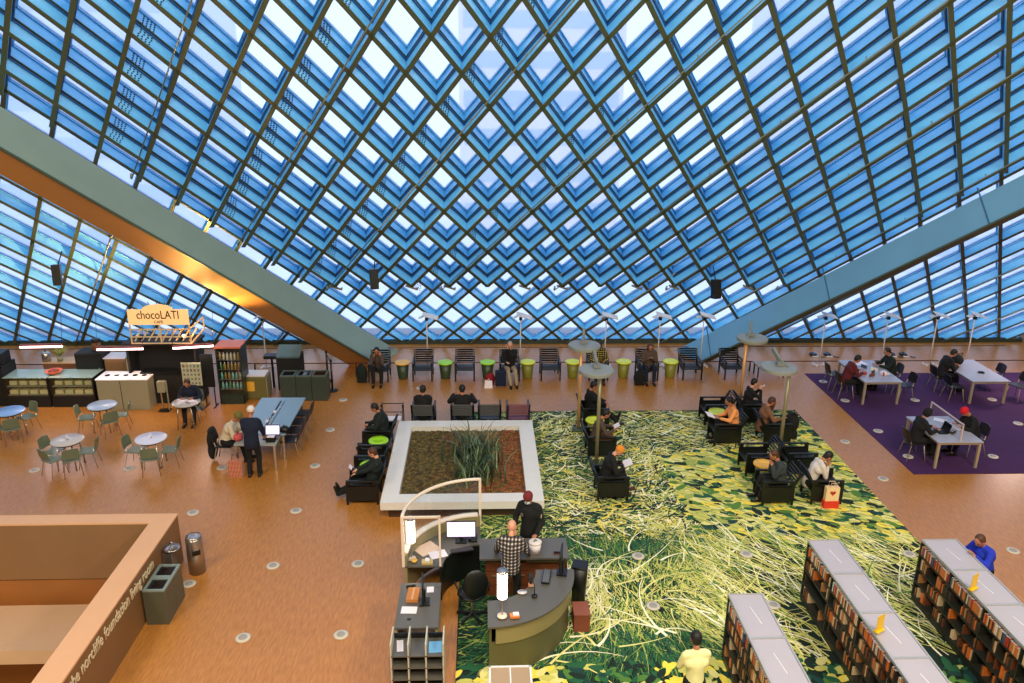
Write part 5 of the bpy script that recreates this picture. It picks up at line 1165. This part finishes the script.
def spot(name, lb, loc, tgt, power, col=(1, .55, .16), ang=1.6):
    t = thing(name, lb, 'light', loc); d_ = (Vector(tgt)-Vector(loc)).normalized()
    MB().cyl(d_*-.10, d_*.08, .05, .07).build('lamp_can', DARKM, t); MB().cyl(d_*.075, d_*.085, .062).build('lens', LAMPW, t); MB().bar((0, 0, -.12), (0, 0, 0), .03).build('bracket', DARKM, t)
    L = bpy.data.lights.new('warm_spot_light', 'SPOT'); L.energy = power; L.color = col; L.spot_size = ang; L.spot_blend = .8; L.shadow_soft_size = .08
    o = bpy.data.objects.new('warm_spot_light', L); COL.objects.link(o); o.location = Vector(loc)+d_*.12; o.rotation_euler = d_.to_track_quat('-Z', 'Y').to_euler()
spot('spotlight', 'small spotlight on the booth roof aimed up at the left beam', (-8.45, 21.95, 2.02), (-6.4, 20.8, 4.6), 2600); spot('spotlight', 'small spotlight on the booth roof aimed up and left', (-9.7, 22.05, 2.02), (-12.2, 22.6, 4.6), 900, ang=2.0)
# recycling station
t = thing('recycling_station', 'cream recycling station with five round holes in its white top', 'recycling station', (-10.16, 21.86, 0))
MB().box((0, 0, .45), (1.42, .66, .90)).build('cabinet', CREAM, t); MB().box((0, 0, .915), (1.46, .70, .03)).build('top', WHITE, t); MB().box((-.05, -.335, .45), (.012, .01, .88)).build('door_gap', DARKM, t)
for k in range(5): MB().lathe((-.52+.26*k, 0, .931), [(.075, 0), (.07, .004), (.001, .004)], 16).build('hole', BLACKSCR, t)
t = thing('sanitizer_stand', 'cream dispenser on a post right of the recycling station', 'dispenser', (-9.02, 21.45, 0))
MB().box((0, -.02, .75), (.20, .16, .32)).build('dispenser_box', CREAM, t); MB().bar((-.04, 0, 0), (-.04, 0, .62), .04).build('post', CHROME, t); MB().bar((.12, .02, 0), (.12, .02, .9), .03).build('post', CREAM, t); MB().box((0, 0, .01), (.3, .26, .02)).build('base', DARKM, t)
# display counters
for x, lb in ((-12.95, 'glass-topped cafe display case, left one'), (-11.68, 'glass-topped cafe display case, right one')):
    t = thing('display_case', lb, 'display case', (x, 22.1, 0))
    MB().box((0, 0, .16), (1.22, .7, .32)).build('base', mat('booth_black', (0, 0, 0)), t); MB().box((0, .3, .6), (1.18, .04, .6)).build('back_panel', CREAM, t)
    MB().box((0, 0, .90), (1.24, .72, .015)).build('glass_top', mat('case_glass_top', (.56, .66, .62), .12), t); MB().box((0, -.34, .60), (1.2, .01, .58)).build('glass_front', GLASS, t)
    for sx in (-.60, .60): MB().box((sx, 0, .6), (.05, .7, .6)).build('end_panel', BLACK, t)
    for z in (.36, .62):
        s_ = MB().box((0, -.02, z), (1.14, .58, .012)).build('shelf', CREAM, t)
    for k in range(4):
        MB().box((-.42+.28*k, -.12, .70), (.20, .22, .12)).build('tray', mat('tray_cream', (.82, .80, .58), .5), t); MB().box((-.42+.28*k, -.14, .44), (.22, .26, .12)).build('tray', mat('tray_cream', (0, 0, 0)), t)
MB_ = mat('mug_white', (.92, .86, .80), .4)
t = thing('espresso_machine', 'dark espresso machine with a sloping top at the far left of the cafe', 'coffee machine', (-14.05, 22.2, 0))
MB().box((0, 0, .6), (.9, .7, 1.2)).build('cabinet', mat('booth_black', (0, 0, 0)), t); MB().box((0, 0, 1.38), (.85, .5, .35)).build('machine_body', BLACK, t, bevel=.03); MB().tube([(-.2, -.28, 1.4), (-.2, -.34, 1.3), (-.2, -.34, 1.2)], .014).build('steam_wand', CHROME, t)
for k, (x, z) in enumerate([(a, 1.56) for a in (-.34, -.22, -.10, .02, .14, .26)]):
    t = small('mug_stack', 'stack of white mugs standing on the dark espresso machine', 'mugs', (-14.05+x, 22.15, z), [('mug', MB().lathe((0, 0, 0), [(.035, 0), (.048, .09)], 10), MB_), ('mug', MB().lathe((0, 0, .095), [(.035, 0), (.048, .09)], 10), MAROON)], grp='mug stacks on the espresso machine')
t = thing('back_counter', 'low tan back counter behind the cafe display cases', 'counter', (-12.1, 23.2, 0)); MB().box((0, 0, .45), (1.9, .5, .9)).build('cabinet', CBR, t); MB().box((0, 0, .915), (1.95, .55, .03)).build('worktop', WOOD, t)
small('glass_dome', 'white cake dome on the low tan back counter', 'cake dome', (-11.95, 23.15, .93), [('dome', MB().ball((0, 0, .05), (.2, .2, .17), 14, 8), PAPER), ('plate', MB().lathe((0, 0, 0), [(.24, 0), (.24, .02)], 16), WHITE)])
small('bowl', 'wide orange bowl on the cafe display case', 'bowl', (-12.3, 22.1, .91), [('bowl_body', MB().lathe((0, 0, 0), [(.12, 0), (.24, .09), (.21, .09), (.001, .03)], 18), mat('bowl_orange', (.85, .36, .16), .4)), ('fruit', MB().ball((0, 0, .07), (.16, .16, .05), 10, 6), mat('snack_brown', (.45, .20, .12), .7))])
small('plant', 'small yellow-green plant on the cafe back counter', 'plant', (-12.6, 23.1, .93), [('pot', MB().lathe((0, 0, 0), [(.07, 0), (.09, .14)], 12), CREAM)])
tp = bpy.data.objects['plant']; b = MB(); rn = random.Random(8)
for k in range(40): a = rn.uniform(0, 6.28); L_ = rn.uniform(.15, .38); b.add([(0, 0, .12), (L_*.5*math.cos(a)-.02, L_*.5*math.sin(a), .12+L_*.6), (L_*.8*math.cos(a), L_*.8*math.sin(a), .12+L_*.8), (L_*.5*math.cos(a)+.02, L_*.5*math.sin(a), .12+L_*.6)], [(0, 1, 2, 3)])
b.build('leaves', mat('leaf_yellow', (.55, .56, .22), .6), tp)
small('metal_canister', 'pale steel canister group on the cafe back counter', 'canister', (-13.0, 23.1, .93), [('canister_body', MB().lathe((0, 0, 0), [(.12, 0), (.12, .26), (.05, .30)], 16), STEEL), ('knob', MB().ball((0, 0, .32), .03, 8, 6), BLACK)])
t = thing('undercounter_fridge', 'tall black fridge cabinet behind the recycling station', 'fridge', (-11.45, 22.75, 0)); MB().box((0, 0, .69), (.76, .6, 1.38)).build('cabinet', mat('booth_black', (0, 0, 0)), t); MB().box((0, -.31, .72), (.70, .02, 1.2)).build('door', BLACK, t); MB().bar((.30, -.34, .6), (.30, -.34, .95), .025).build('handle', STEEL, t)
small('coffee_urn', 'dark coffee urn with a round lid on top of the tall black fridge', 'urn', (-11.05, 22.75, 1.40), [('urn_body', MB().lathe((0, 0, 0), [(.13, 0), (.12, .26)], 14), CBR), ('lid', MB().lathe((0, 0, .26), [(.14, 0), (.13, .07), (.001, .08)], 14), BLACK)])
bpy.data.objects['coffee_urn'].location.x = -11.3
t = thing('wooden_cabinet', 'brown cabinet with a pale frame behind the recycling station', 'cabinet', (-10.72, 22.75, 0)); MB().box((0, 0, .6), (.60, .5, 1.2)).build('cabinet_body', mat('cab_brown', (.50, .38, .24), .5), t); MB().box((0, 0, 1.215), (.64, .54, .03)).build('top', WHITE, t); MB().box((.34, -.2, .62), (.07, .06, 1.24)).build('frame_post', CREAM, t); d_ = MB().box((0, -.26, .6), (.52, .02, 1.0)).build('door', mat('cab_brown2', (.44, .33, .20), .5), t); MB().bar((.2, -.28, .6), (.2, -.28, .75), .02).build('handle', STEEL, d_)
# menu board, easel panel, fridge
t = thing('menu_board', 'pale poster board covered with small pictures beside the dark booth', 'board', (-8.18, 21.55, 0))
MB().box((0, 0, 1.07), (.54, .03, .68)).build('panel', mat('poster_cream', (.74, .74, .62), .6), t); MB().bar((.05, .03, 0), (.05, .03, 1.0), .03).build('stand', CHROME, t); MB().box((.05, .03, .01), (.36, .3, .02)).build('foot', CHROME, t)
b = MB(); rn = random.Random(4)
for i in range(5):
    for j in range(5): b.mi(rn.randrange(3)).box((-.20+.10*i, -.0165, .80+.13*j), (rn.uniform(.04, .07), .003, rn.uniform(.05, .09)))
b.build('pictures', [mat('pic_green', (.40, .50, .30), .6), mat('pic_brown', (.50, .38, .26), .6), mat('pic_grey', (.45, .48, .50), .6)], t)
t = thing('easel', 'black panel on a thin-legged stand left of the drinks fridge', 'easel', (-7.80, 21.75, 0)); MB().box((0, 0, 1.1), (.34, .04, 1.0)).build('panel', BLACK, t)
for x in (-.13, .13): MB().bar((x, .0, 0), (x, .0, .62), .028).build('leg', DARKM, t); MB().bar((x, -.2, .015), (x, .2, .015), .03).build('foot', DARKM, t)
t = thing('drinks_fridge', 'tall glass-doored drinks fridge with a copper-coloured top', 'fridge', (-7.23, 22.2, 0))
b = MB(); b.box((0, .30, .87), (.70, .04, 1.70)); b.box((-.34, 0, .87), (.03, .62, 1.70)); b.box((.34, 0, .87), (.03, .62, 1.70)); b.box((0, 0, .15), (.70, .62, .30)); b.build('cabinet', mat('fridge_green_black', (.14, .20, .17), .4), t)
MB().box((0, 0, 1.745), (.74, .68, .05)).build('top', mat('copper_top', (.86, .48, .34), .4, .3), t); d_ = MB().box((0, -.32, 1.0), (.62, .012, 1.36)).build('door', GLASS, t); MB().bar((.27, -.34, .8), (.27, -.34, 1.3), .02).build('handle', STEEL, d_)
for z in (.45, .75, 1.05, 1.35): MB().box((0, 0, z), (.64, .54, .012)).build('shelf', STEEL, t)
bc = [mat('bottle_green', (.30, .50, .28), .3), mat('bottle_teal', (.45, .72, .66), .3), mat('bottle_amber', (.62, .52, .26), .3), mat('bottle_pale', (.74, .74, .62), .3)]
for iz, z in enumerate((.457, .757, 1.057, 1.357)):
    for k in range(6):
        small('bottle', 'small bottle standing on a shelf of the drinks fridge', 'bottle', (-7.23-.26+.104*k, 22.0, z), [('bottle_body', MB().lathe((0, 0, 0), [(.036, 0), (.036, .13), (.015, .18)], 8), bc[(iz if iz else 1) if rn.random() < .6 else rn.randrange(4)]), ('bottle_cap', MB().lathe((0, 0, .18), [(.016, 0), (.016, .02)], 8), PAPER)], grp='bottles in the drinks fridge')
t = thing('ice_chest', 'squat grey-green chest with a pale lid right of the drinks fridge', 'chest', (-6.65, 22.5, 0)); MB().box((0, 0, .36), (.66, .55, .70)).build('chest_body', mat('chest_olive', (.42, .40, .22), .4), t, bevel=.03); MB().box((0, 0, .73), (.62, .50, .03)).build('lid', WHITE, t); MB().box((-.12, -.28, .42), (.22, .006, .3)).build('label_panel', AMBER, t); MB().box((.34, 0, .36), (.02, .5, .68)).build('side_trim', CREAM, t)
t = thing('check_out_kiosk', 'dark self-service kiosk with a slanted blue-grey top', 'kiosk', (-5.85, 23.2, 0)); MB().box((.05, 0, .55), (.72, .5, 1.1)).build('cabinet', mat('booth_black', (0, 0, 0)), t); MB().box((.05, -.02, 1.18), (.70, .55, .05), rx=.45).build('slanted_top', mat('kiosk_top', (.36, .46, .48), .3), t); MB().box((-.5, .0, 1.02), (.42, .3, .10)).build('side_shelf', BLACK, t); MB().bar((-.5, 0, 0), (-.5, 0, 1.0), .06).build('post', BLACK, t)
t = thing('triple_bin', 'dark green-grey triple recycling bin with three open tops', 'bin', (-5.20, 22.35, 0))
for k in range(3):
    s_ = MB().box((-.46+.46*k, 0, .38), (.45, .5, .76)).build('bin_body', mat('bin_green_grey', (.22, .27, .24), .4), t, bevel=.01); b = MB(); x = -.46+.46*k
    for c, d in (((x-.19, 0, .775), (.05, .5, .03)), ((x+.19, 0, .775), (.05, .5, .03)), ((x, .22, .775), (.34, .05, .03)), ((x, -.22, .775), (.34, .05, .03))): b.box(c, d)
    b.build('rim', mat('rim_green_grey', (.34, .40, .37), .4), s_); MB().box((x, 0, .768), (.33, .38, .004)).build('opening', BLACKSCR, s_)
for x, y, lb in ((-4.52, 22.9, 'black belt barrier post right of the triple bin, nearer one'), (-4.80, 23.7, 'black belt barrier post behind the triple bin, farther one')):
    t = thing('barrier_post', lb, 'barrier post', (x, y, 0)); MB().lathe((0, 0, 0), [(.17, 0), (.17, .02), (.03, .05)], 18).build('base', BLACK, t); MB().cyl((0, 0, .03), (0, 0, .95), .03).build('post', BLACK, t); MB().lathe((0, 0, .95), [(.04, 0), (.04, .06), (.001, .07)], 12).build('head', BLACK, t)
t = thing('barrier_belt', 'dark retractable belt stretched between the two barrier posts', 'belt', (-4.66, 23.3, .92)); MB().bar((.12, -.37, 0), (-.12, .37, 0), .006, .05).build('webbing', BLACK, t); MB().box((-.125, .37, 0), (.02, .02, .06)).build('clip', STEEL, t)
